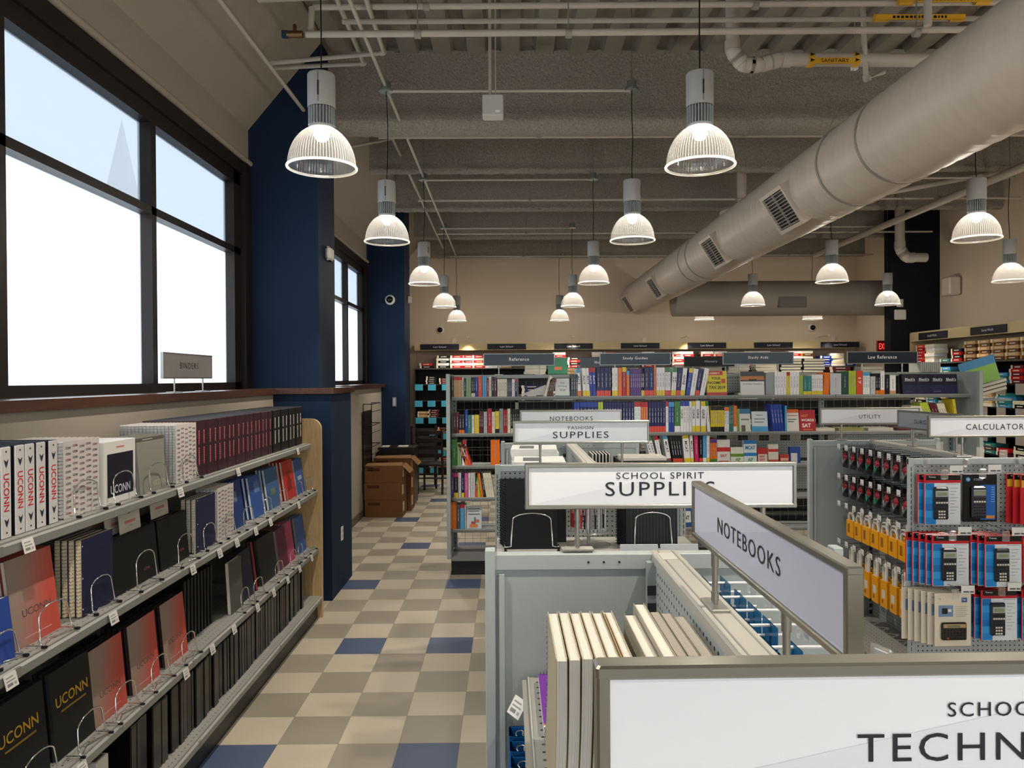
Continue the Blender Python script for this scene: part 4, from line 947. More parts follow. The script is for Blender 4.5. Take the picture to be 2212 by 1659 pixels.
# blue ring binders on the shelf below, rings showing
for k in range(4):
    t = thing('blue_binder', 'bright blue ring binder on the shelf under the notebooks, %s from the far end' % nth(k+1), 'binder', (.003+.002*k, 1.885-.075*k, .7), group='blue ring binders under the near shelf')
    m = MB('gloss'); m.bbox(-.004, .0, -.055, .0, 0, .245, '#1d64ab'); m.bbox(.0, .16, -.003, 0, 0, .245, '#1d64ab'); m.bbox(.0, .16, -.055, -.052, 0, .245, '#1a5b9d'); m.tube([(-.005, -.027, .05), (-.003, -.027, .05)], .006, 'black', n=10); part('covers', m, t)
    part('pages', MB('matte').box(.03, .15, -.048, -.008, .01, .236, '#96938c'), t)
    part('ring', MB('chrome').tube([(.025+.012*math.cos(a_), -.028+.018*math.sin(a_), .238) for a_ in [2*math.pi*j/10 for j in range(11)]], .002, 'white', n=6, cap=False).tube([(.045+.012*math.cos(a_), -.028+.018*math.sin(a_), .238) for a_ in [2*math.pi*j/10 for j in range(11)]], .002, 'white', n=6, cap=False), t)
# hooks and blue cards on the right face of the nearest gondola
def peg_hook(label, x, y, z, ln, rz, group, lab=True, c='#d9dadb'):
    """wire peg running away from its board along local -y, with a label plate at the tip"""
    t = thing('peg_hook', label, 'display hook', (x, y, z), rz, group)
    m = MB('metal'); m.tube([(0, 0, -.03), (0, -.004, 0), (0, -ln, 0), (0, -ln-.008, .008)], .0022, c, n=6); m.tube([(0, 0, .028), (0, -ln*1.02, .028)], .0016, c, n=6); part('wire', m, t)
    if lab: part('label_plate', MB('satin').bbox(-.021, .021, -ln*1.02-.003, -ln*1.02, .0, .038, '#c9cac8', r=.001).fr(-.013, .013, .004, .009, -ln*1.02-.0035, '#55565a').fr(-.013, .004, .02, .023, -ln*1.02-.0035, '#88898d'), t)
    return t
k = 0
for y in (1.22, 1.345, 1.466, 1.56, 1.655, 1.77):
    for z in (1.338,):
        k += 1
        t = thing('peg_hook', 'white double peg on the right face of the nearest gondola, %s from far end' % nth(7-k), 'display hook', (.445, y, z), R(90), 'white peg hooks of the nearest gondola')
        part('wire', MB('gloss').tube([(0, 0, 0), (0, -.13, .0)], .0035, '#e6e6e4', n=8).tube([(.03, 0, -.03), (.03, -.12, -.03)], .003, '#e6e6e4', n=8), t)
        part('label_plate', MB('clear_plastic').bbox(-.016, .016, -.145, -.13, -.03, .02, 'white', r=.004).box(-.012, .012, -.147, -.1465, -.028, -.004, '#e8e8e8', 'satin'), t)
        for q in range(2):
            t = thing('blue_hang_card', 'blue carded pack hanging on the %s white peg of the nearest gondola, %s' % (nth(7-k), ('back one', 'front one')[q]), 'carded pack', (.475+.045*q, y, z-.005), R(90), 'blue cards on the near pegs')
            part('card', MB('gloss').bbox(-.042, .042, 0, .002, -.10, .012, '#1c6a9c').fr(-.03, .03, -.04, -.03, -.0006, '#6fb3d6').fr(-.03, .02, -.06, -.054, -.0006, '#9fc9dd').tube([(0, -.0006, .0), (0, -.001, .0)], .009, '#8fb9cc', n=10), t)
            part('blister', MB('gloss').bbox(-.03, .03, -.014, 0, -.095, -.045, '#3c3f45', r=.006), t)
t = thing('acrylic_holder', 'clear slanted label holder beside the end of the NOTEBOOKS sign', 'label holder', (.86, 1.75, 1.12), R(20)); part('holder', MB('clear_plastic').bbox(-.006, .006, -.06, 0, 0, .08, 'white', r=.003), t); part('card', MB('satin').box(-.003, .003, -.055, -.01, .01, .07, '#cfd2d4'), t)

# second gondola's goods: stacks of planners, black folders
rr = random.Random(4)
for (x, y, n, z, w, d) in ((.17, 4.12, 12, 1.13, .28, .30), (.17, 4.62, 13, 1.13, .28, .30)):
    for k in range(n):
        solo('planner', MB('satin').bbox(-w/2, w/2, -d/2, d/2, 0, .0205, '#c9c9c6', r=.001).box(-w/2+.003, w/2+.001, -d/2+.003, d/2-.003, .003, .0175, '#8f8f92', 'matte').add([(-.09, -.1, .021), (.0, -.1, .021), (.0, .08, .021), (-.09, .08, .021)], [(0, 1, 2, 3)], '#5d6064'),
             'white planner lying flat, %s up in the %s stack behind the FASHION SUPPLIES sign' % (nth(k+1), 'front' if y < 4.4 else 'rear'), 'planner', (x+rr.uniform(-.008, .008), y+rr.uniform(-.01, .01), z+.021*k), R(rr.uniform(-3, 3)), 'planners stacked on the second gondola')
for k in range(6):
    notebook('white notebook leaning, %s in the row on the right side of the second gondola' % nth(k+1), (.490+.019*k, 4.3, 1.1305), R(90), .20, .268, .012, '#2a2622', '#cfccc4', False, 'white notebooks on the second gondola', 0)
t = thing('black_bin', 'black open bin holding white card sheets on the second gondola', 'bin', (.75, 4.15, 1.13)); part('bin', MB('satin').bbox(-.14, .14, -.13, -.12, 0, .25, '#232220').bbox(-.14, .14, .12, .13, 0, .25, '#232220').bbox(-.14, -.13, -.12, .12, 0, .25, '#232220').bbox(.13, .14, -.12, .12, 0, .25, '#232220').box(-.13, .13, -.12, .12, 0, .01, '#232220'), t)
for k in range(7): part('card_sheet', MB('matte').box(-.12, .12, -.10+k*.03, -.085+k*.03, .01, .262+.004*(k % 2), '#cfcbc0'), t)

# ---------------------------------------------------------------- right gondola: pegged goods on its left face
def blister(label, x, y, z, rz, kind, group):
    t = thing('carded_pack', label, 'carded pack', (x, y, z), rz, group)
    if kind == 0:
        part('card', MB('gloss').bbox(-.038, .038, 0, .003, -.125, .012, '#141416').fr(-.034, .034, -.018, .0, -.0006, '#4a1a20'), t)
        m = MB('gloss'); m.lathe([(.001, -.012), (.02, -.01), (.028, 0)], '#8c1f2c', n=14, M=Matrix.Translation((0, 0, -.05)) @ Matrix.Rotation(R(90), 4, 'X').inverted() @ Matrix.Identity(4)); m.tube([(-.02, -.008, -.06), (0, -.014, -.1), (.022, -.008, -.06)], .006, '#77787c' if int(y*100) % 3 else '#1f7a5a', n=8); part('blister', m, t)
    elif kind == 1:
        part('card', MB('gloss').bbox(-.05, .05, -.022, .003, -.19, -.075, '#d8930f').fr(-.03, .0, -.16, -.10, -.0226, '#8a5c14').bbox(-.012, .012, 0, .003, -.06, .012, '#d0ccc4'), t)
        part('cable', MB('satin').tube([(-.034, -.008, -.08), (-.034, -.01, -.05), (-.02, -.01, -.03), (.02, -.01, -.03), (.034, -.01, -.05), (.034, -.008, -.08)], .009, '#c9c5bc', n=8), t)
    elif kind == 2:
        part('card', MB('gloss').bbox(-.04, .04, -.02, .003, -.27, -.10, '#d8930f').fr(-.02, .02, -.21, -.16, -.0206, '#c9c4b8').fr(-.02, -.004, -.245, -.22, -.0206, '#7a5210'), t)
        part('cable', MB('satin').tube([(-.012, -.008, -.12), (-.014, -.008, -.02), (0, -.006, -.0), (.014, -.008, -.02), (.014, -.008, -.12)], .011, '#cbc7be', n=8), t)
    return t
pk = [(1.322, 0, 'top row'), (1.118, 0, 'second row'), (.925, 1, 'third row'), (.66, 2, 'fourth row')]
for z, kd, nm in pk:
    for k in range(9):
        y = 5.17-.113*k
        peg_hook('wire peg hook, %s from the far end, %s of the right gondola' % (nth(k+1), nm), 2.572, y, z, .25, R(-90), 'peg hooks of the right gondola', c='#26282a' if kd == 0 else '#9a9c9e')
        if kd and k == 0: continue
        for q in range(3 if kd == 0 else 2):
            blister('%s pack, %s from far end, %s, %s on peg' % (('red and black', 'yellow carded cable', 'long yellow cable')[kd], nth(k+1), nm, ('front', 'middle', 'back')[q]), 2.36+.06*q, y, z-.004, R(-90), kd, 'carded packs on the left face of the right gondola')
for k in range(5):
    t = thing('label_holder', 'clear plastic label tip rising behind the right gondola spine, %s from the left' % nth(k+1), 'label holder', (2.98+.02*k, 5.1-.19*k, 1.30)); part('plate', MB('clear_plastic').bbox(-.025, .025, -.004, 0, 0, .075, 'white', r=.002).box(-.03, .01, -.006, -.004, 0, .012, '#e0e0de', 'satin'), t); part('wire', MB('metal').tube([(0, 0, .01), (-.33, 0, .01)], .002, 'silver', n=6), t)
# calculators on the endcap
def calc_pack(label, x, z, y, style, front, group):
    t = thing('calculator_pack', label, 'calculator pack', (x, y, z), R(random.Random(int(x*999+z*99)).uniform(-1.5, 1.5)), group)
    w, h = .098, .135
    m = MB('gloss')
    if style == 'bluewhite':
        m.bbox(-w, w, 0, .006, -2*h, 0, '#b9242c', r=.002); m.fr(-w+.004, w, -2*h, -.045, -.0005, '#cfd3d8'); m.fr(-w+.004, w, -.045, -.030, -.0006, '#b01f2a'); m.fr(-w+.01, w, -.030, -.002, -.0006, '#101114')
        for i in range(6): m.fr(-w+.006, -.035+.012*math.sin(i*1.1), -2*h+.002+i*.037, -2*h+.039+i*.037, -.0008, ('#1f7ec6', '#2f93d6', '#1a6cb0')[i % 3])
        m.fr(.02, w-.01, -.052, -.049, -.001, '#8a98a8')
        for i in range(9): m.fr(.042, w-.012-(i % 3)*.01, -.075-i*.017, -.072-i*.017, -.001, '#8d949c')
        m.text('Texas', .04, .008, -.055, -.012, -.001, 'white')
    elif style == 'black':
        m.bbox(-w*.95, w*.95, 0, .006, -1.93*h, 0, '#101114', r=.002); m.fr(0, w*.85, -1.85*h, -.06, -.0008, '#1f5fae'); m.fr(.03, w*.8, -1.8*h, -1.68*h, -.001, '#c98a3a')
        m.tube([(-.065, -.0006, -.03), (-.065, -.0012, -.03)], .012, '#4f8fc9', n=16); m.text('hp', .013, .011, -.065, -.03, -.0016, 'white'); m.text('10bII', .045, .012, -.01, -.03, -.001, '#9aa0a8')
        for i in range(7): m.fr(.06, w*.8, -.075-i*.013, -.072-i*.013, -.001, '#8fb3de')
    elif style == 'tan':
        m.bbox(-w, w, 0, .006, -2.1*h, 0, '#cfc6b4', r=.006); m.fr(-w+.02, -.0, -.125, -.065, -.0008, '#6f86a8'); m.fr(-.06, -.03, -.11, -.08, -.0012, '#1a1c20'); m.fr(-.028, -.01, -.1, -.085, -.0012, '#cdd3da')
        m.text('hp', .012, .01, -.07, -.03, -.001, '#5a5a58'); m.fr(.045, .075, -.05, -.025, -.001, '#3b5f8c'); m.text('hp', .015, .01, .06, -.037, -.0014, 'white')
        for i in range(6): m.fr(.012, w-.02-(i % 2)*.01, -.075-i*.01, -.072-i*.01, -.001, '#a09a8c')
    elif style == 'red':
        m.bbox(-w, w, 0, .006, -2*h, 0, '#b9242c', r=.002); m.fr(-w+.006, w, -.030, -.002, -.0006, '#101114'); m.fr(-w+.006, w, -.07, -.030, -.0006, '#c9982c'); m.fr(.03, w, -2*h, -.07, -.0008, '#c04030'); m.text('Texas', .04, .008, -.055, -.012, -.001, 'white')
    part('card', m, t)
    if front:
        m = MB('gloss')
        if style == 'tan':
            m.bbox(-.068, .068, -.014, 0, -.245, -.155, '#2c2622', r=.006); m.fr(-.06, .06, -.18, -.16, -.0146, '#a08a60'); m.fr(-.04, .03, -.177, -.165, -.015, '#6f7458')
            for i in range(7):
                for j in range(4): m.fr(-.058+i*.017, -.047+i*.017, -.239+j*.014, -.231+j*.014, -.0148, '#151312' if (i, j) != (1, 0) else '#b5432a')
        else:
            dark, top_ = {'bluewhite': ('#2a2c33', '#9aa0a0'), 'black': ('#383a44', '#77787a'), 'red': ('#17181a', '#9da39c')}[style]
            cx = -.012; m.bbox(cx-.04, cx+.04, -.018, 0, -.24, -.065, dark, r=.008); m.bbox(cx-.034, cx+.034, -.0195, -.017, -.118, -.085, top_, r=.002); m.fr(cx-.027, cx+.027, -.111, -.093, -.0198, '#7f8a6c')
            for i in range(5):
                for j in range(7): m.fr(cx-.032+i*.0135, cx-.022+i*.0135, -.232+j*.0158, -.2235+j*.0158, -.0186, '#c9c6b8' if (j < 3 and style != 'black' and 0 < i < 4) or j == 5 else '#15161a')
        part('calculator', m, t)
    return t
YE = 4.055
rows = [(1.297, 'top', (('bluewhite', 2.345, 2), ('black', 2.565, 1), ('red', 2.85, 3))), (.985, 'middle', (('bluewhite', 2.345, 5), ('bluewhite', 2.61, 6), ('red', 2.86, 3))), (.685, 'bottom', (('tan', 2.345, 6), ('bluewhite', 2.62, 4), ('bluewhite', 2.86, 5)))]
rows = [(z+.0, nm, it) for z, nm, it in rows]
for z, nm, it in rows:
    for ci, (stl, x, n) in enumerate(it):
        px = ('left', 'middle', 'right')[ci]
        t = thing('peg_hook', 'wire peg with clear tip and white price label, %s of the %s row of calculators' % (px, nm), 'display hook', (x-.015, YE, z+.012), 0)
        L_ = .06+.024*n
        part('wire', MB('metal').tube([(0, 0, 0), (0, -L_, 0)], .002, 'silver', n=6).tube([(0, 0, .03), (0, -L_-.02, .03)], .0016, 'silver', n=6), t)
        part('clear_tip', MB('clear_plastic').bbox(-.02, .02, -L_-.012, -L_, -.032, .022, 'white', r=.008), t); part('back_clip', MB('clear_plastic').bbox(-.06, -.02, -.02, 0, .02, .07, 'white', r=.01), t)
        part('label_plate', MB('satin').bbox(.02, .09, -L_-.024, -L_-.02, .0, .045, '#d2d2ce').fr(.03, .06, .008, .016, -L_-.0246, '#55565a').fr(.065, .085, .008, .016, -L_-.0246, '#55565a'), t)
        for q in range(n):
            yq = YE-.045-.022*(n-1-q) if False else YE-.03-.024*(n-q)
            yq = YE-.02-.024*(n-q)
            calc_pack('%s calculator pack on the %s peg, %s row, %s' % ({'bluewhite': 'blue and white', 'black': 'black and blue', 'red': 'red and yellow', 'tan': 'cream coloured'}[stl], px, nm, 'frontmost' if q == 0 else '%s from the front' % nth(q+1)), x-.022*(q) if n > 1 else x, z, yq, stl, q == 0, 'calculator packs on the right endcap')
for i, x in enumerate((2.33, 2.46, 2.6)):
    t = thing('clear_hook_tip', 'empty clear peg tip below the calculators, %s of three' % ('left', 'middle', 'right')[i], 'display hook', (x, YE, .40)); part('tip', MB('clear_plastic').bbox(-.02, .02, -.05, 0, -.02, .04, 'white', r=.008), t)
# ---------------------------------------------------------------- long bookshelf gondola across the back
YL = 7.02; LX0, LX1 = -.53, 4.42
LS = [(1.655, .26), (1.31, .26), (1.006, .26), (.703, .26), (.405, .26)]
t = LG = thing('book_gondola', 'long tall grey bookshelf crossing the room behind the school supplies', 'bookcase', (LX0, 6.86, 0)); W = LX1-LX0
for z, d in LS:
    m = MB('powder'); m.box(0.005, W-.005, .16, .16+d+.02, z-.02, z, SG2); m.bbox(.005, W-.005, .148, .16, z-.03, z+.004, '#8d908f', r=.003); m.box(0.005, W-.005, .144, .149, z-.024, z-.008, '#6f7270')
    for k in (1.215, 2.43, 3.64): m.box(k-.004, k+.004, .143, .15, z-.032, z+.005, '#5d605f')
    part('shelf', m, t)
m = MB('powder'); m.box(0, W, .04, .52, .15, .17, '#6d706f'); m.box(.0, W, .03, .045, .135, .17, '#7d807f'); m.box(.0, W, .06, .5, 0, .135, '#14161a'); part('base_deck', m, t)
for x in (0, W):
    m = MB('powder'); m.bbox(x-.035, x-.0, .0, .045, .16, 1.875, '#9aa2a2', r=.003); m.box(x-.03, x-.006, .045, .55, .16, 1.87, SG2); part('end_panel', m, t)
m = MB('metal')
for z in [.25+.075*i for i in range(21)]: m.tube([(0, .47, z), (W, .47, z)], .0018, '#8a8d8d', n=4)
for k in range(int(W/.0762)): m.tube([(k*.0762+.03, .468, .2), (k*.0762+.03, .468, 1.8)], .0018, '#8a8d8d', n=4)
part('wire_grid_back', m, t)
for x in (.01, 1.215, 2.43, 3.64, W-.04):
    m = MB('powder'); m.box(x-.02, x+.02, .45, .49, .17, 1.86, '#8c9494')
    for k in range(36): m.box(x-.004, x+.004, .4485, .451, .2+k*.045, .225+k*.045, '#1f2222')
    part('slotted_upright', m, t)
m = MB('powder'); m.bbox(.0, W, .44, .50, 1.83, 1.865, '#989d9c', r=.004); part('top_rail', m, t)
for (a_, b_, z0_, z1_) in ((.42, 1.2, 1.02, 1.19), (.52, 1.2, .42, .58), (2.45, 3.6, 1.68, 1.84), (2.45, 3.6, 1.03, 1.2), (2.3, 3.6, .72, .95), (3.7, 4.8, 1.03, 1.25)):
    part('pegboard_plate', MB('powder').box(a_, b_, .455, .462, z0_, z1_, SG, 'peg_XZ'), t)
LBL_SH = ['top', 'second', 'third', 'fourth', 'fifth']
cname = {'#': 'grey'}
_bk = {}
def book_mesh(w, h, d, c, band, top, kind):
    key = (w, h, c, band, top, kind)
    if key in _bk: return _bk[key]
    m = MB('gloss'); m.bbox(-w/2, -w/2+.0018, 0, d, 0, h, c, r=.0004); m.bbox(w/2-.0018, w/2, 0, d, 0, h, c, r=.0004); m.bbox(-w/2, w/2, -.001, .0018, 0, h, c, r=.0008)
    m.box(-w/2+.0018, w/2-.0018, .002, d-.003, .003, h-.004, '#cfc8b4', 'matte')
    tc = 'white' if c in ('navy', 'blue', 'red', 'maroon', 'black', 'dark_green', 'green', 'purple', 'brown', 'teal', 'magenta', 'coral', 'dark_grey', 'red_orange', 'pink') else '#3c3c44'
    if band: m.fr(-w/2, w/2, 0.001, h*.2, -.0016, band)
    if top: m.fr(-w/2, w/2, h*.84, h*.999, -.0016, top)
    if kind is None or kind == '':
        s_ = min(w*.14, .0025)
        for (u0, u1) in ((.32, .5), (.53, .66), (.69, .8)):
            m.fr(-s_, s_, h*u0, h*u1, -.0020, ('#9a9aa0' if tc != 'white' else '#a9a9b4') if u0 < .6 else '#8b8b90')
    else: m.text(kind, min(h*.36, .03*len(kind)), min(w*.55, .026), 0, h*.58, -.0022, tc, vert=1, bold=.02)
    _bk[key] = m.mesh('book'); return _bk[key]
counts = {}
def book(s_, xa, xb, zt, c, band=None, top=None, txt=None, tilt=0, y=YL, where=None, d=.17, labx=''):
    z = LS[s_][0]; h = zt-z; w = round(max(.008, xb-xa-.0015), 4)
    k = counts[s_] = counts.get(s_, 0)+1
    nm = c.replace('_', ' ')
    size = 'thin' if w < .016 else ('thick' if w > .035 else 'upright')
    lb = '%s %s book%s%s, %s from left, %s shelf' % (size, nm, (' with '+band.replace('_', ' ')+' foot') if band else '', (' and %s head' % top.replace('_', ' ')) if top and not band else '', nth(k), LBL_SH[s_])
    return solo('book', book_mesh(w, round(h, 3), d, c, band, top, txt), lb, 'book', ((xa+xb)/2, y+.012, z), 0, group='books on the %s shelf of the long bookshelf' % LBL_SH[s_], ry=tilt)
def row(s_, ox, items, sc_=3.95, oy=720):
    """items: (x0, x1, top, n, colour, band, head, text, tilt degrees) in the magnified crop of the photograph that starts at ox"""
    for it in items:
        x0, x1, yt, n, c = it[:5]; rest = list(it[5:])+[None]*(4-len(it[5:]))
        a_ = at(x0/sc_+ox, yt/sc_+oy, 'Y', YL); b_ = at(x1/sc_+ox, yt/sc_+oy, 'Y', YL); w = (b_.x-a_.x)/n
        for k in range(n): book(s_, a_.x+w*k, a_.x+w*(k+1), min(a_.z, LS[s_][0]+.30), c, rest[0], rest[1], rest[2] if k == 0 or n < 3 else None, R(rest[3] or 0))
def faceout(label, s_, x0, x1, yt, ox, base, art, sc_=3.95, oy=720, n=1, lean=-8, cat='book', th=.02, name='faceout_book'):
    a_ = at(x0/sc_+ox, yt/sc_+oy, 'Y', YL); b_ = at(x1/sc_+ox, yt/sc_+oy, 'Y', YL); z = LS[s_][0]
    w = b_.x-a_.x; h = (a_.z-z)
    for k in range(n):
        t = thing(name, label if k == 0 else label+', copy %s behind' % nth(k+1), cat, ((a_.x+b_.x)/2, YL+.02+.024*k, z+.001), 0, None, R(lean))
        m = MB('gloss'); m.bbox(-w/2, w/2, 0, th, 0, h, base, r=.001); m.box(-w/2+.003, w/2+.0005, .002, th-.002, .003, h-.003, '#cfc8b4', 'matte'); part('body', m, t)
        if k == 0:
            m = MB('gloss')
            for e in art:
                if isinstance(e[0], str): m.text(e[0], e[1]*w if e[1] else None, e[2]*h, (e[3]-.5)*w, e[4]*h, -.0014, e[5], bold=.025)
                else: m.fr((e[0]-.5)*w, (e[1]-.5)*w, e[2]*h, e[3]*h, -.0005-e[5]*.0004 if len(e) > 5 else -.0005, e[4])
            part('cover_print', m, t)
# top shelf
row(0, 740, [(928, 944, 362, 1, 'dark_green'), (946, 1018, 372, 2, 'tan', None, 'red'), (1019, 1032, 376, 1, 'cream'), (1034, 1050, 385, 1, 'dark_green'), (1052, 1095, 378, 2, 'pale_green'), (1097, 1129, 376, 2, 'black', 'cream'), (1131, 1153, 374, 1, 'blue'),
             (1155, 1189, 362, 1, 'red_orange'), (1191, 1229, 362, 2, 'light_blue'), (1231, 1246, 392, 1, 'red'), (1247, 1270, 370, 2, 'cream'), (1272, 1291, 372, 1, 'black'), (1292, 1314, 375, 1, 'maroon'), (1320, 1403, 390, 4, 'cream'), (1405, 1442, 392, 3, 'dark_grey'), (1444, 1470, 390, 2, 'white'), (1471, 1490, 390, 1, 'navy', None, 'red'),
             (1715, 1742, 360, 1, 'cream', None, None, None, 17), (1738, 1790, 385, 4, 'brown', None, None, None, 14), (1950, 2008, 350, 3, 'dark_grey')])
faceout('white card display reading On Writing Well on the top shelf', 0, 1815, 1938, 385, 740, '#cfe0e2', [(.06, .94, .06, .94, '#d8dcd8', 0), (0, 1, 0, .05, '#2f8a9a', 1), ('On', .3, .1, .5, .76, '#77858a'), ('Writing', .62, .1, .5, .56, '#77858a'), ('Well', .42, .1, .5, .36, '#77858a')])
row(0, 1240, [(32, 62, 300, 1, 'white', 'orange', 'light_blue', 'ACT', -3), (76, 138, 296, 2, 'white', 'yellow', None, 'ACT', -2), (132, 190, 293, 2, 'blue', None, 'red', 'ACT', -2), (192, 326, 292, 4, 'navy', 'coral'), (314, 374, 294, 2, 'white', 'yellow', None, None), (376, 410, 294, 1, 'orange'), (412, 446, 290, 1, 'red', None, 'yellow'), (448, 476, 320, 1, 'orange', None, 'light_blue'),
              (480, 600, 300, 7, 'purple'), (576, 602, 294, 2, 'black', 'yellow'), (603, 682, 292, 2, 'navy', 'coral'), (683, 702, 292, 1, 'orange'), (704, 776, 292, 3, 'white', 'yellow'), (778, 826, 294, 2, 'white', 'coral', 'green'), (828, 868, 292, 2, 'white', 'yellow', 'green', 'AP', 4), (868, 908, 294, 1, 'navy', 'coral', None, None, 5), (908, 946, 296, 1, 'white', 'yellow', None, 'ASVAB', 6), (950, 986, 296, 1, 'blue', None, 'yellow', None, 9), (988, 1030, 300, 1, 'white', None, None, None, 9), (1032, 1068, 296, 1, 'navy', 'coral', None, None, 9), (1072, 1112, 294, 1, 'white', None, None, None, 11)])
faceout('yellow face-out book reading YOUR INCOME TAX 2019', 0, 1140, 1312, 322, 1240, '#cdbf1c', [(0, .8, .83, 1, '#b9342c', 0), ('LASSER\'S', .55, .07, .36, .91, '#e6d9c0'), ('YOUR', .46, .11, .46, .70, '#1c1c18'), ('INCOME', .66, .11, .36, .52, '#1c1c18'), ('TAX 2019', .82, .13, .5, .33, '#1c1c18'), (0, 1, 0, .13, '#b8322c', 0), (.72, .92, .5, .68, '#c23a30', 0)], lean=-5)
faceout('white face-out book titled College Physics on the top shelf', 0, 1428, 1632, 325, 1240, '#d3d3d1', [(0, 1, .58, 1, '#3c3a40', 0), (0, 1, .64, .8, '#b07038', 1), (.35, .68, .60, .67, '#1c1a18', 2), ('College Physics', .8, .06, .5, .47, '#77797c')], lean=-5)
row(0, 1240, [(1640, 1712, 335, 1, 'grey', None, None), (1714, 1816, 328, 4, 'white', 'white', None), (1817, 1845, 330, 1, 'yellow', None, 'red'), (1846, 1926, 328, 3, 'white'), (1928, 1958, 358, 2, 'lime'), (1960, 2030, 365, 2, 'teal', 'yellow'), (2032, 2128, 352, 5, 'white', 'yellow'), (2130, 2180, 335, 1, 'orange', None, None, None, 3)])
row(0, 1700, [(372, 468, 500, 1, 'silver'), (470, 528, 482, 1, 'dark_green'), (530, 594, 478, 3, 'lime'), (596, 650, 478, 1, 'red_orange', None, None, '17'), (652, 712, 490, 3, 'white', None, 'light_blue'), (716, 760, 525, 1, 'silver'), (762, 800, 500, 2, 'black', 'orange'), (802, 838, 480, 1, 'white', 'orange'), (840, 880, 510, 1, 'black'), (882, 934, 515, 1, 'white', 'tan')], 3.949, 680)
for i, (a_, b_) in enumerate(((1000, 1118), (1120, 1240), (1242, 1352), (1354, 1470))):
    faceout('dark navy face-out law dictionary reading Black\'s, %s of four' % nth(i+1), 0, a_, b_, 505, 1700, '#16182c', [("Black's", .72, .13, .55, .74, '#c3c6cc'), (.15, .9, .64, .66, '#b0b4c0', 0), (.2, .75, .12, .15, '#8a93b0', 0), (0, 1, 0, .45, '#1e2448', 0)], 3.949, 680, n=2, th=.04, lean=-6)
# a few things on the top rail
solo('paper_sheet', MB('matte').quad([(0, 0, 0), (.26, 0, .10), (.30, 0, .03), (.42, .0, .0)], '#cfcdc6'), 'loose white paper slumped on the top shelf left of the card display', 'paper', at(1500/3.95+740, 530/3.95+720, 'Y', 7.1))
# second shelf
row(1, 740, [(945, 990, 676, 2, 'maroon'), (992, 1040, 700, 2, 'black', 'orange'), (1044, 1066, 655, 1, 'blue'), (1067, 1096, 700, 1, 'teal'), (1100, 1124, 700, 1, 'cream'), (1126, 1164, 698, 1, 'yellow'), (1166, 1202, 670, 3, 'maroon'), (1204, 1232, 670, 2, 'silver'), (1236, 1272, 645, 1, 'red'), (1273, 1300, 672, 1, 'cream'), (1301, 1336, 665, 1, 'yellow', 'black'), (1338, 1370, 645, 2, 'grey'), (1372, 1404, 655, 2, 'red'), (1406, 1432, 645, 1, 'cream'), (1436, 1512, 650, 5, 'black', 'cream')])
row(1, 1240, [(0, 48, 588, 2, 'blue'), (50, 204, 588, 5, 'navy', None, 'blue'), (206, 250, 588, 2, 'lime'), (254, 412, 588, 7, 'navy'), (414, 514, 588, 4, 'navy', 'coral'), (516, 570, 586, 2, 'white', None, 'red'), (572, 632, 588, 3, 'orange', None, 'red'), (636, 782, 586, 6, 'navy', 'coral'), (784, 808, 584, 1, 'white', None, 'red'), (809, 856, 586, 2, 'blue', None, 'light_blue'), (858, 908, 580, 1, 'green', 'white'),
              (910, 984, 580, 3, 'white', None, 'blue', 'GRE'), (986, 1006, 580, 1, 'white'), (1008, 1038, 580, 1, 'white', 'yellow', 'yellow', 'GRE'), (1040, 1078, 576, 1, 'white', 'yellow', None, 'GRE'), (1084, 1128, 580, 1, 'white', 'yellow', 'yellow', 'GRE'), (1140, 1166, 578, 1, 'white', None, 'green', None, -4), (1168, 1284, 622, 6, 'yellow', 'black', 'black'), (1286, 1326, 630, 2, 'white', None, 'orange'), (1328, 1360, 620, 2, 'teal'), (1362, 1394, 618, 1, 'orange', 'white')])
faceout('white and green face-out workbook on the second shelf', 1, 1400, 1515, 645, 1240, '#cfd4cc', [(0, .18, 0, 1, '#7fa03c', 0), (.2, 1, .78, 1, '#2f6f9a', 0), (.3, .6, 0, .28, '#5c5a48', 0), (.3, .9, .5, .56, '#77797c', 0)])
faceout('white and light blue face-out book on the second shelf', 1, 1528, 1662, 668, 1240, '#cdd6dc', [(0, 1, 0, .26, '#3f9fd2', 0), (.15, .85, .6, .64, '#5c6a74', 0), (.15, .75, .45, .49, '#5c6a74', 0), (.3, .7, .8, .83, '#5c6a74', 0)])
row(1, 1240, [(1700, 1798, 605, 4, 'blue', None, None, None, -6), (1802, 1820, 618, 1, 'light_blue')])
faceout('white face-out questions book with orange head', 1, 1824, 1930, 650, 1240, '#d2cfc8', [(0, 1, .84, 1, '#cf5a22', 0), ('Questions', .8, .07, .5, .72, '#b03a2a'), (.1, .8, .52, .56, '#55575c', 0), (.1, .6, .42, .46, '#55575c', 0)])
faceout('red face-out book reading HOT WORDS SAT', 1, 1936, 2072, 655, 1240, '#a3182a', [('HOT', .42, .13, .32, .72, '#e08a3a'), ('WORDS', .8, .12, .5, .52, '#e9e4dc'), ('SAT', .55, .19, .42, .27, '#e9e4dc'), (.2, .8, .06, .10, '#c98030', 0)])
row(1, 1700, [(1150, 1240, 760, 4, 'cream', None, None, None, -24), (1230, 1300, 730, 3, 'lime', None, None, None, -22), (1300, 1352, 740, 2, 'maroon', None, None, None, -20), (1356, 1420, 745, 3, 'cream', None, None, None, -18), (1452, 1476, 712, 1, 'yellow', None, None, None, -8)], 3.949, 680)
for i in range(5): solo('flat_book', MB('gloss').bbox(-.12, .12, 0, .17, 0, .028, ('#c9c4b4', '#8c8a50', '#b8b4a8', '#5c2228', '#c9c4b4')[i], r=.001), 'book lying flat on the second shelf behind the UTILITY sign, %s from the left' % nth(i+1), 'book', (3.0+.28*i, YL+.03, LS[1][0]))
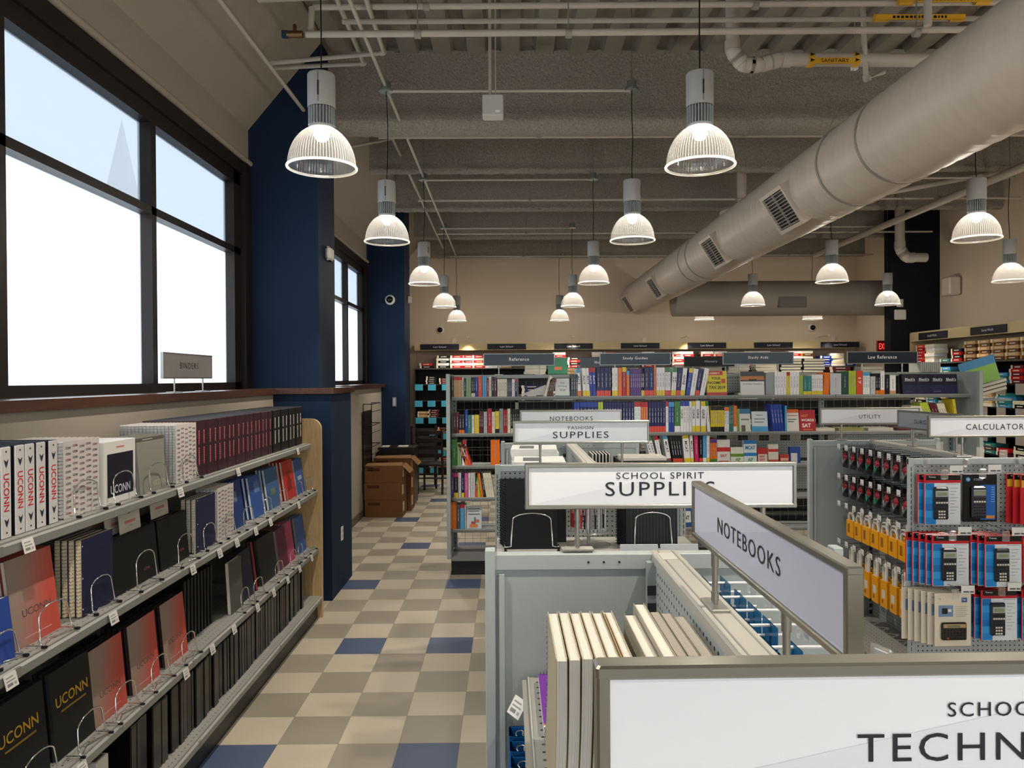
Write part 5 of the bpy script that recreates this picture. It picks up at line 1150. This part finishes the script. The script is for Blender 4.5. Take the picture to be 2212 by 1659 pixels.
# third shelf
row(2, 740, [(928, 976, 905, 1, 'green'), (978, 1012, 935, 2, 'pale_green'), (1016, 1044, 912, 1, 'white', None, 'red', None, 2), (1046, 1072, 930, 1, 'orange', None, None, None, -20), (1072, 1100, 935, 1, 'red_orange', None, None, None, -17), (1262, 1340, 912, 1, 'orange')])
row(2, 1240, [(664, 718, 872, 2, 'white', None, 'green', 'LSAT', -14), (732, 766, 866, 1, 'white', None, 'red', None, -12), (800, 838, 860, 1, 'white', 'red', 'light_blue', 'MCAT', -10), (850, 936, 868, 4, 'black', 'red_orange', None, None, -8), (946, 1000, 856, 1, 'white', 'yellow', 'yellow', 'MCAT', -5), (1001, 1026, 856, 1, 'white', 'yellow', None, 'MCAT', -3), (1032, 1068, 854, 1, 'magenta', None, None, None, -2), (1070, 1100, 858, 1, 'black', 'coral'), (1102, 1132, 850, 1, 'light_blue', 'white'), (1134, 1160, 854, 1, 'white', 'yellow'), (1164, 1222, 902, 4, 'orange', 'green', 'purple')])
for (a_, b_, yt, lb, base, art) in ((1226, 1338, 910, 'white and red SAT flash card box on the third shelf', '#d2cecb', [(0, 1, .5, .68, '#b8322c', 0), ('SAT', .5, .12, .5, .33, '#b8322c'), (.1, .9, .04, .12, '#c03a34', 0)]), (1344, 1454, 975, 'white and green AP flash card box on the third shelf', '#cfd2c6', [(0, 1, .42, .6, '#5f8a2c', 0), ('AP', .4, .2, .55, .25, '#3f8a34')]),
                              (1456, 1566, 915, 'blue MCAT AP flash card box on the third shelf', '#c6d2d8', [(0, 1, .84, 1, '#2f6fa8', 0), ('MCAT', .75, .16, .5, .68, '#2a6aa2'), (0, 1, .32, .46, '#2f7ab8', 0), ('AP', .42, .15, .5, .17, '#3f8a34')]), (1572, 1660, 982, 'red NEW SAT flash card box on the third shelf', '#a8322e', [(.05, .95, 0, .6, '#c9bab0', 0), ('NEW', .5, .13, .45, .45, '#a8322e'), ('SAT', .5, .15, .45, .25, '#a8322e')]),
                              (1666, 1752, 950, 'white and red flash card box right of the NEW SAT box', '#c9c2ba', [(0, 1, .6, .75, '#b8322c', 0), (0, 1, .0, .2, '#b84a3c', 0)]), (1762, 1844, 1036, 'low red box on the third shelf', '#a3322e', [(.1, .9, .3, .6, '#d0a090', 0)]), (1850, 1940, 972, 'blue topped white box at the right of the flash cards', '#1f3f8a', [(.1, .7, 0, .62, '#bfc3c4', 0)])):
    faceout(lb, 2, a_, b_, yt, 1240, base, art, lean=-3, cat='box', th=.05, name='card_box')
for i in range(7): solo('clear_label_holder', MB('satin').bbox(-.055, .055, 0, .004, 0, .12, '#b5b0a4', r=.002), 'beige hanging card above the flash card boxes, %s from the left' % nth(i+1), 'card', (1.62+.21*i, YL+.38, 1.15+.012*(i % 2)), 0, 'beige cards hanging behind the third shelf')
# fourth and fifth shelves, lower parts seen at left and between the gondolas
row(3, 740, [(926, 948, 1190, 1, 'purple'), (949, 984, 1195, 1, 'black', 'yellow', 'magenta'), (986, 1012, 1190, 1, 'silver'), (1014, 1036, 1195, 1, 'navy', 'yellow'), (1040, 1072, 1195, 1, 'pink'), (1073, 1088, 1192, 1, 'white'), (1090, 1130, 1190, 1, 'silver'), (1131, 1150, 1190, 1, 'coral'), (1150, 1178, 1192, 1, 'lime', None, None, None, -8), (1180, 1200, 1194, 1, 'orange', None, None, None, -8), (1208, 1224, 1192, 1, 'black', None, None, None, -8), (1226, 1296, 1190, 3, 'cream', None, None, None, -9)])
row(4, 740, [(925, 972, 1440, 1, 'orange'), (975, 1000, 1465, 1, 'dark_grey'), (1002, 1038, 1458, 1, 'light_blue', None, 'red'), (1040, 1052, 1470, 1, 'silver')])
faceout('pale face-out book with bright splashes on the lowest shelf', 4, 1056, 1184, 1482, 740, '#b9bfc2', [(.1, .9, .86, .9, '#4a4d50', 0), (.1, .85, .76, .8, '#4a4d50', 0), (.1, .9, .62, .66, '#4a4d50', 0), (.2, .75, .05, .2, '#c9742c', 0), (.5, .62, .2, .5, '#4a6f78', 0), (.62, .85, .26, .4, '#c95a3c', 0), (.3, .5, .2, .32, '#a83a2c', 0)])
row(3, 1240, [(700, 1100, 1190, 9, 'silver'), (1110, 1300, 1190, 5, 'dark_grey')])
row(4, 1240, [(866, 882, 1500, 1, 'yellow', 'orange'), (884, 912, 1505, 1, 'light_blue')])
faceout('blue face-out book with a white emblem beside the pinstriped notebooks', 4, 886, 1010, 1500, 1240, '#2c4f86', [(.15, .95, .25, .85, '#cdd2cf', 0), ('ANT', .5, .22, .6, .5, '#15161a')])
# sign boards over the long bookshelf
for (x, txt, wd, face) in ((.12, 'Reference', .195, '#4b5560'), (1.27, 'Study Guides', .245, '#4b5560'), (2.49, 'Study Aids', .20, '#4b5560'), (3.725, 'Law Reference', .285, '#1c2634')):
    board_sign('shelf_sign', 'dark %s sign reading %s above the long bookshelf' % ('navy' if face == '#1c2634' else 'slate grey', txt), (x, 7.35), 0, [(txt, wd, .034, .066, -.0)], w=.705, h=.122, zt=2.076, foot=1.865, posts=(-.2, .2), face=face, gcol=face, bar=.008, lc='#f2f3f4', fc='#8f9392', bold=.012)
# things on the gondola's top rail: green and grey books displayed at the right end
part('end_shelf', MB('powder').box(W, W+.55, .42, .72, 1.58, 1.60, SG2).box(W, W+.02, .42, .72, 0, 1.6, SG2), LG)
t = thing('tilted_display', 'tilted green and blue book display at the right end of the long bookshelf', 'book display', (4.55, 7.35, 1.70), R(-25), None)
part('cover', MB('gloss').add([(-.0, 0, 0), (.30, 0, .10), (.24, 0, .34), (-.06, 0, .24)], [(0, 1, 2, 3)], '#7fae2c').add([(-.04, -.003, .16), (.26, -.003, .26), (.24, -.003, .34), (-.06, -.003, .24)], [(0, 1, 2, 3)], '#2a7aa8').add([(0, .0, 0), (.30, 0, .10), (.30, .03, .10), (0, .03, 0)], [(3, 2, 1, 0)], '#7fae2c').add([(-.06, .02, .24), (.24, .02, .34), (.3, .02, .1), (0, .02, 0)], [(0, 1, 2, 3)], '#8fae5c'), t)
for k in range(3):
    solo('leaning_book', MB('gloss').bbox(0, .30, 0, .2, 0, .035, '#77797c', r=.001).box(.003, .301, -.001, .19, .004, .031, '#cfcabc', 'matte'), 'cream-paged book lying tilted under the green display, %s up' % nth(k+1), 'book', (4.66, 7.32, 1.615+.04*k), 0, 'tilted books beside the long bookshelf', ry=R(-15))
for k in range(10):
    solo('spiral_book', MB('satin').bbox(-.008, .008, 0, .22, 0, .10, '#a9a9a0', r=.001), 'thin grey book on top of the long bookshelf right end, %s from left' % nth(k+1), 'book', (4.08+.02*k, 7.28, 1.866), 0, 'thin books on top at the right end')
# ---------------------------------------------------------------- second book gondola behind the long one
t = thing('rear_gondola', 'dark bookcase seen above and through the long bookshelf', 'bookcase', (.1, 9.1, 0)); 
m = MB('powder'); m.box(0, 4.9, .3, .34, 0, 1.86, '#2b2a28'); part('back_panel', m, t)
for z in (.15, .55, .93, 1.24, 1.56, 1.88): part('shelf', MB('powder').box(0, 4.9, 0, .3, z-.025, z, '#3b3b39'), t)
for x in (0, 4.86): part('end_panel', MB('powder').box(x, x+.04, 0, .34, 0, 1.88, '#6d716f'), t)
STACKS = MB('gloss')
flat = {}
def flat_mesh(w, d, h, c, pg=True):
    k = (w, d, h, c, pg)
    if k not in flat:
        m = MB('gloss'); m.bbox(-w/2, w/2, 0, d, 0, h*.09, c, r=.0005); m.bbox(-w/2, w/2, 0, d, h*.91, h, c, r=.0005); m.box(-w/2, -w/2+.003, 0, d, 0, h, c)
        m.box(-w/2+.003, w/2-.002, .002 if pg else 0.0, d-.003, h*.09, h*.91, '#cfc8b4' if pg else c, 'matte' if pg else 'gloss')
        if not pg: m.fr(-w*.2, w*.25, h*.35, h*.62, -.0008, '#d5cdb8'); m.fr(-w*.5, -w*.36, 0, h, -.0008, '#b9862c' if c == 'brown' else '#e0d6c4')
        flat[k] = m.mesh('book')
    return flat[k]
def stack(x, y, z, n, w, h, c, pg, lab, grp, rz=0, alt=None, d=.2):
    rr = random.Random(int(x*317+y*91+z*7)); rz0 = rz
    for k in range(n):
        cc = c if not alt or k % 2 == 0 else alt
        px, py = (rr.uniform(-.01, .01), rr.uniform(-.008, .008))
        M = Matrix.Translation((x+px, y+py, z+k*(h+.0008))) @ Matrix.Rotation(rz+R(rr.uniform(-2, 2)), 4, 'Z')
        m = STACKS; m.box(-w/2, w/2, 0, d, 0, h*.12, cc, M=M); m.box(-w/2, w/2, 0, d, h*.88, h, cc, M=M); m.box(-w/2, -w/2+.004, 0, d, h*.12, h*.88, cc, M=M)
        m.box(-w/2+.004, w/2-.002, .003 if pg else 0, d-.003, h*.12, h*.88, '#cfc8b4' if pg else cc, M=M)
        if not pg: m.fr(-w*.2, w*.25, h*.35, h*.62, -.0008, '#d5cdb8', M=M); m.fr(-w*.5, -w*.36, 0, h, -.0008, '#b9862c' if cc == 'brown' else '#e0d6c4', M=M)
xs = [.35, .72, 1.0, 1.25, 1.6, 2.2, 2.52, 2.85, 3.2, 3.5, 3.78, 4.1, 4.5]
for i, x in enumerate(xs): stack(x, 9.12, 1.88, (3, 2, 3, 2, 2, 3, 4, 3, 4, 5, 5, 2, 2)[i], .26, .034, ('cream', 'tan', 'teal', 'brown', 'cream', 'grey', 'cream', 'silver', 'cream', 'dark_grey', 'dark_grey', 'maroon', 'silver')[i], i not in (1, 3, 11), 'on the rear bookcase top, %s from the left' % nth(i+1), 'stacks on top of the rear bookcase')
solo('green_book', MB('gloss').bbox(-.12, .12, 0, .02, 0, .2, '#2f7a5c').fr(-.04, .05, .05, .09, -.0006, '#c96a4a'), 'green face-out book between the stacks of the rear bookcase', 'book', (.62, 9.08, 1.88), rx=R(-6))
rr = random.Random(21)
for s_, z in enumerate((1.56, 1.24, .93, .55)):
    x = .3
    while x < 4.7:
        c = rr.choice(['maroon', 'cream', 'navy', 'red', 'grey', 'orange', 'brown', 'white', 'light_blue', 'black']); n = rr.randint(2, 5)
        stack(x, 9.1, z, n, .24, .036, c, rr.random() < .6, 'seen through the wire back, column at %s, level %s' % (nth(int(x/.36)+1), nth(s_+1)), 'books seen through the wire grid'); x += rr.uniform(.34, .42)
for (x, txt, wd, xa, w_) in ((.92, 'Humanities', .2, -.05, .66), (2.47, 'History', .155, .02, .62)):
    board_sign('shelf_sign', 'dark sign reading %s on the rear bookcase' % txt, (x+.3 if txt == 'Humanities' else x-.0, 9.05), 0, [(txt, wd, .034, .06, xa)], w=w_, h=.125, zt=2.085, foot=1.88, posts=(-.2, .2), face='#23262b' if txt == 'History' else '#3f464f', gcol='#23262b' if txt == 'History' else '#3f464f', bar=.006, lc='#c9ccd0', fc='#55585a', bold=.01)

# ---------------------------------------------------------------- tall shelving along the back wall
VAL, BLK = '#c0ad84', '#161514'
BX0, BX1, BY = -1.75, 6.60, 14.05
def wall_unit(name, label, L_, loc, rz, n_sign, s0, ds, txt, tags=True, arm=True):
    """local x along the unit, y into the wall; valance with dark signs over black shelves"""
    t = thing(name, label, 'bookcase', loc, rz)
    part('back_panel', MB('matte').box(0, L_, .40, .44, 0, 2.03, BLK).box(0, L_, .40, .44, 2.03, 2.50, '#b5a48f'), t)
    part('valance', MB('satin').box(0, L_, 0, .02, 2.365, 2.508, VAL).box(0, L_, .02, .42, 2.50, 2.508, VAL), t)
    part('top_shelf', MB('satin').box(0, L_, .0, .40, 2.005, 2.03, '#1c1a19').box(0, L_, -.004, 0, 2.01, 2.026, '#55524e'), t)
    for z in (.15, .48, .80, 1.10, 1.42, 1.73): part('shelf', MB('satin').box(0, L_, .05, .40, z-.02, z, BLK).box(0, L_, .046, .05, z-.02, z, '#2f2d2b'), t)
    part('base', MB('satin').box(0, L_, .06, .42, 0, .13, '#0e0d0d'), t)
    for k in range(int(L_/1.267)+2): x = min(L_-.02, k*1.267); part('side_panel', MB('satin').box(x, x+.02, .05, .40, .13, 2.03, BLK), t)
    for k in range(n_sign):
        c = s0+ds*k
        m = MB('satin'); m.bbox(c-.365, c+.365, -.018, -.001, 2.378, 2.484, '#171a26', r=.002); o = part('header_sign', m, t)
        part('lettering', MB('satin').text(txt, .24, .034, c, 2.431, -.019, '#c9ccd6', bold=.01), o)
    return t
wall_unit('wall_bookcase', 'long black wall bookcase with Law School header signs along the back wall', BX1-BX0, (BX0, BY, 0), 0, 7, at(950, 750, 'Y', BY).x-BX0, 1.264, 'Law School')
wall_unit('wall_bookcase', 'black wall bookcase with Social Work header signs along the right wall', 3.9, (6.34, 11.62, 0), R(-90), 3, .62, 1.27, 'Social Work')
part_m = MB('satin').box(0, .42, 0, .02, 0, 2.50, '#b3a076'); solo('bookcase_side', part_m, 'cream end board of the right wall bookcase beside the dark column', 'side board', (6.34, 11.63, 0))
# books lying in stacks on the back unit's top shelf
tops = [(920, 2, 'black', 'red'), (957, 5, 'black', 'white'), (986, 5, 'red', 'white'), (1011, 5, 'red', 'white'), (1035, 5, 'red', 'cream'), (1062, 4, 'white', 'red'), (1092, 3, 'tan', 'cream'), (1170, 5, 'black', 'red'), (1208, 6, 'red', 'white'), (1240, 4, 'red', 'black'), (1262, 2, 'cream', 'brown'), (1290, 6, 'cream', 'white'), (1318, 6, 'white', 'red'), (1400, 6, 'red', 'white'), (1466, 6, 'red', 'white'), (1484, 6, 'red', 'cream'),
        (1506, 4, 'white', 'brown'), (1528, 6, 'red', 'white'), (1556, 6, 'coral', 'white'), (1622, 6, 'red', 'cream'), (1650, 6, 'red', 'white'), (1716, 6, 'red', 'white'), (1742, 6, 'brown', 'cream'), (1784, 4, 'blue', 'blue'), (1808, 5, 'white', 'cream'), (1834, 1, 'blue', 'white')]
for i, (px, n, c, a_) in enumerate(tops):
    p = at(px, 780, 'Y', 14.08); stack(p.x, 14.06, 2.031, n, .24 if c != 'cream' else .2, .047, c, False, 'on the back wall shelf, %s from the left' % nth(i+1), 'stacks under the Law School signs', alt=a_)
# lower shelves of the back unit: dark stacks and cyan shelf cards
for r_, z in enumerate((1.73, 1.42, 1.10, .80, .48, .15)):
    for c_, px in enumerate((904, 932, 962)):
        p = at(px, 800, 'Y', 14.02); dx = (0, -.01, .005, .02, -.08, .03)[r_]
        if (r_, c_) in ((3, 0), (4, 0), (5, 2)): continue
        m = MB('gloss'); m.bbox(-.075, .075, 0, .003, -.115, 0, '#4aa6c4', r=.001)
        solo('shelf_card', m, 'cyan shelf card, %s row from the top, %s column on the back wall unit' % (nth(r_+1), nth(c_+1)), 'shelf card', (p.x+dx, BY+.03, z-.005), 0, 'cyan cards hanging from the back wall shelves')
for (px, z, n, c) in ((931, 1.73, 4, 'black'), (960, 1.73, 3, 'maroon'), (912, 1.10, 3, 'tan'), (936, 1.10, 4, 'maroon'), (940, .80, 2, 'orange'), (956, .80, 3, 'maroon'), (955, .48, 1, 'cream'), (936, .15, 4, 'tan'), (958, .15, 5, 'red')):
    p = at(px, 800, 'Y', 14.1); stack(p.x, 14.12, z, n, .2, .036, c, False, 'low on the back unit, level %.2f column %s' % (z, 'left' if px < 940 else 'right'), 'books low on the back wall unit')
# right wall unit: stacks
rr = random.Random(31)
for r_, z in enumerate((2.031, 1.73, 1.42, 1.10, .80)):
    y = 11.4; i = 0
    while y > 8.0:
        i += 1
        if r_ == 0: n, c, a_ = (6, 'red', 'coral') if i == 1 else ((1, 'teal', 'orange') if i == 3 else ((4, 'red', 'black') if i == 4 else ((6, 'brown', 'tan') if i > 4 else (6, 'white', 'cream'))))
        else: n, (c, a_) = rr.randint(2, 5), rr.choice([('teal', 'brown'), ('light_blue', 'teal'), ('navy', 'silver'), ('purple', 'navy'), ('maroon', 'red'), ('cream', 'tan'), ('black', 'cream')])
        stack(6.36, y, z, n, .24, .045, c, False, 'on the right wall, %s shelf, %s from the column' % (('top', 'second', 'third', 'fourth', 'fifth')[r_], nth(i)), 'stacks on the right wall bookcase', R(-90), alt=a_); y -= rr.uniform(.27, .33) if i != 2 else .38
for r_, z in ((1, 1.73), (2, 1.42), (3, 1.10)):
    for k in range(5):
        solo('shelf_card', MB('gloss').bbox(-.09, .09, 0, .003, -.14, 0, '#9c948c', r=.001), 'beige shelf card, %s from the column on the %s shelf of the right wall' % (nth(k+1), nth(r_+1)), 'shelf card', (6.36, 10.6-.36*k, z-.003), R(-90), 'beige cards on the right wall shelves')
solo('stacked_books', STACKS, 'books lying flat in stacks on the dark bookcases behind the long bookshelf', 'books', kind='stuff')
t = thing('exit_sign', 'lit red EXIT sign beside the dark right column', 'sign', at(1908, 748, 'Y', 12.95)+Vector((0, 0, -.1)))
part('housing', MB('satin').bbox(-.10, .10, 0, .05, 0, .2, '#a01c1c'), t); part('lit_face', MB('satin').fr(-.095, .095, .01, .19, -.002, '#8c1414'), t); part('lettering', MB('exit_red').text('EXIT', .15, .10, 0, .1, -.004, '#5a0c0c'), t)

# ---------------------------------------------------------------- boxes, desk and chair at the far left
def carton(label, x, y, z, w, d, h, open_=False, group=None):
    t = thing('cardboard_box', label, 'cardboard box', (x, y, z), 0, group)
    m = MB('card'); m.bbox(-w/2, w/2, 0, d, 0, h if not open_ else h-.003, 'kraft', r=.003); m.box(-w/2+.04, -w/2+.2, -.0008, 0, h-.07, h-.03, '#4a2a18'); m.box(w/2, w/2+.001, .03, d*.4, h*.3, h*.85, '#bfae98'); part('carton', m, t)
    if open_:
        m = MB('card'); m.add([(-w/2, 0, h), (w/2, 0, h), (w/2-.02, .16, h+.03), (-w/2+.02, .16, h+.02)], [(0, 1, 2, 3)], '#7c5c3a'); m.add([(w/2, 0, h), (w/2, d, h), (w/2+.1, d, h-.10), (w/2+.1, 0, h-.10)], [(0, 1, 2, 3)], '#7c5c3a'); part('flap', m, t)
    return t
for i in range(3): carton('brown cardboard carton, %s of the front stack against the left wall' % ('lowest', 'middle', 'top')[i], -1.645-.008*(i == 1), 9.83, .228*i, .50, .40, .226, i == 2, 'cartons in the front stack')
for i in range(3): carton('brown cardboard carton, %s of the rear stack behind the front cartons' % ('lowest', 'middle', 'top')[i], -1.60, 10.30, .245*i, .52, .40, .243, i == 2, 'cartons in the rear stack')
t = thing('dark_desk', 'dark desk with papers in front of the second navy pillar', 'desk', (-1.62, 10.85, 0))
part('desk_top', MB('dark_wood').box(-.27, .27, -.02, .42, .80, .83, 'black'), t)
for x in (-.26, .23): part('side_panel', MB('dark_wood').box(x, x+.03, 0, .4, 0, .8, 'black'), t)
part('front_panel', MB('dark_wood').box(-.23, .23, .02, .05, .25, .80, 'black'), t)
for i, x in enumerate((-.18, .06)): solo('paper_sheet', MB('matte').box(-.05, .05+.04*i, 0, .2, 0, .012, '#c9c6bc'), 'white papers on the dark desk, %s pile' % ('left', 'right')[i], 'paper', (-1.62+x, 10.87, .831))
t = thing('wire_rack', 'black wire literature rack on the wall above the cardboard boxes', 'rack', (-1.9, 9.95, 1.3), L90)
m = MB('satin')
for k in range(4):
    z = .2-.28*k; m.tube([(-.15, 0, z), (-.15, -.12, z), (.45, -.12, z), (.45, 0, z)], .006, 'black', n=6); m.tube([(-.15, -.12, z-.1), (.45, -.12, z-.1)], .005, 'black', n=6)
m.tube([(-.15, 0, .2), (-.15, 0, -.9)], .006, 'black', n=6); m.tube([(.45, 0, .2), (.45, 0, -.9)], .006, 'black', n=6); part('wire_frame', m, t)
part('backboard', MB('dark_wood').box(-.1, .45, .005, .02, -.95, .1, 'black'), t)
def chair(label, x, y, rz):
    t = thing('wooden_chair', label, 'chair', (x, y, 0), rz)
    for sx in (-.2, .2):
        part('leg', MB('dark_wood').tube([(sx, -.2, 0), (sx, -.2, .44)], .018, 'black'), t); part('leg', MB('dark_wood').tube([(sx, .24, 0), (sx, .2, .45), (sx, .27, 1.05)], .018, 'black'), t)
    part('seat', MB('dark_wood').bbox(-.23, .23, -.23, .22, .44, .475, 'black', r=.01), t)
    for k in range(4): z = .62+.12*k; part('back_slat', MB('dark_wood').box(-.19, .19, .215+.03*(z-.45)/.3, .235+.03*(z-.45)/.3, z-.03, z+.03, 'black'), t)
    part('stretcher', MB('dark_wood').tube([(-.2, -.2, .2), (.2, -.2, .2)], .01, 'black').tube([(-.2, .22, .25), (.2, .22, .25)], .01, 'black'), t); return t
chair('dark slat-back wooden chair in front of the back wall bookcase', -1.42, 12.55, R(188)); chair('dark wooden chair behind the desk, nearer the pillar', -1.2, 12.0, R(172))
solo('wall_plate', MB('satin').bbox(-.03, .03, -.01, 0, -.07, .07, '#7d828a').fr(-.015, .015, -.05, .05, -.0105, '#a9adb2'), 'metal switch plate low on the second navy pillar', 'wall plate', at(852, 868, 'Y', 11.4))

# warm track spots that wash the valances and stacks
for i, px in enumerate((1010, 1240, 1490, 1800)):
    p = at(px, 742, 'Y', 13.8)
    t = thing('track_spot', 'small warm display spotlight above the back wall valance, %s from the left' % nth(i+1), 'spotlight', (p.x, 13.97, 2.60)); part('lamp_head', MB('satin').bbox(-.02, .02, -.02, .02, -.01, .02, '#cdbb9a', r=.004), t); part('arm', MB('metal').tube([(0, 0, 0), (0, .5, -.0)], .004, 'grey', n=6), t)
    l = light('SPOT', 'track_beam', (p.x, 13.90, 2.57), TRACK_W, (1, .78, .52), shadow_soft_size=.03, spot_size=R(80), spot_blend=.8); l.rotation_euler = (R(12), 0, 0)
for y in (11.2, 9.9):
    l = light('SPOT', 'track_beam', (6.2, y, 2.57), TRACK_W, (1, .78, .52), shadow_soft_size=.03, spot_size=R(80), spot_blend=.8); l.rotation_euler = (0, R(12), 0)
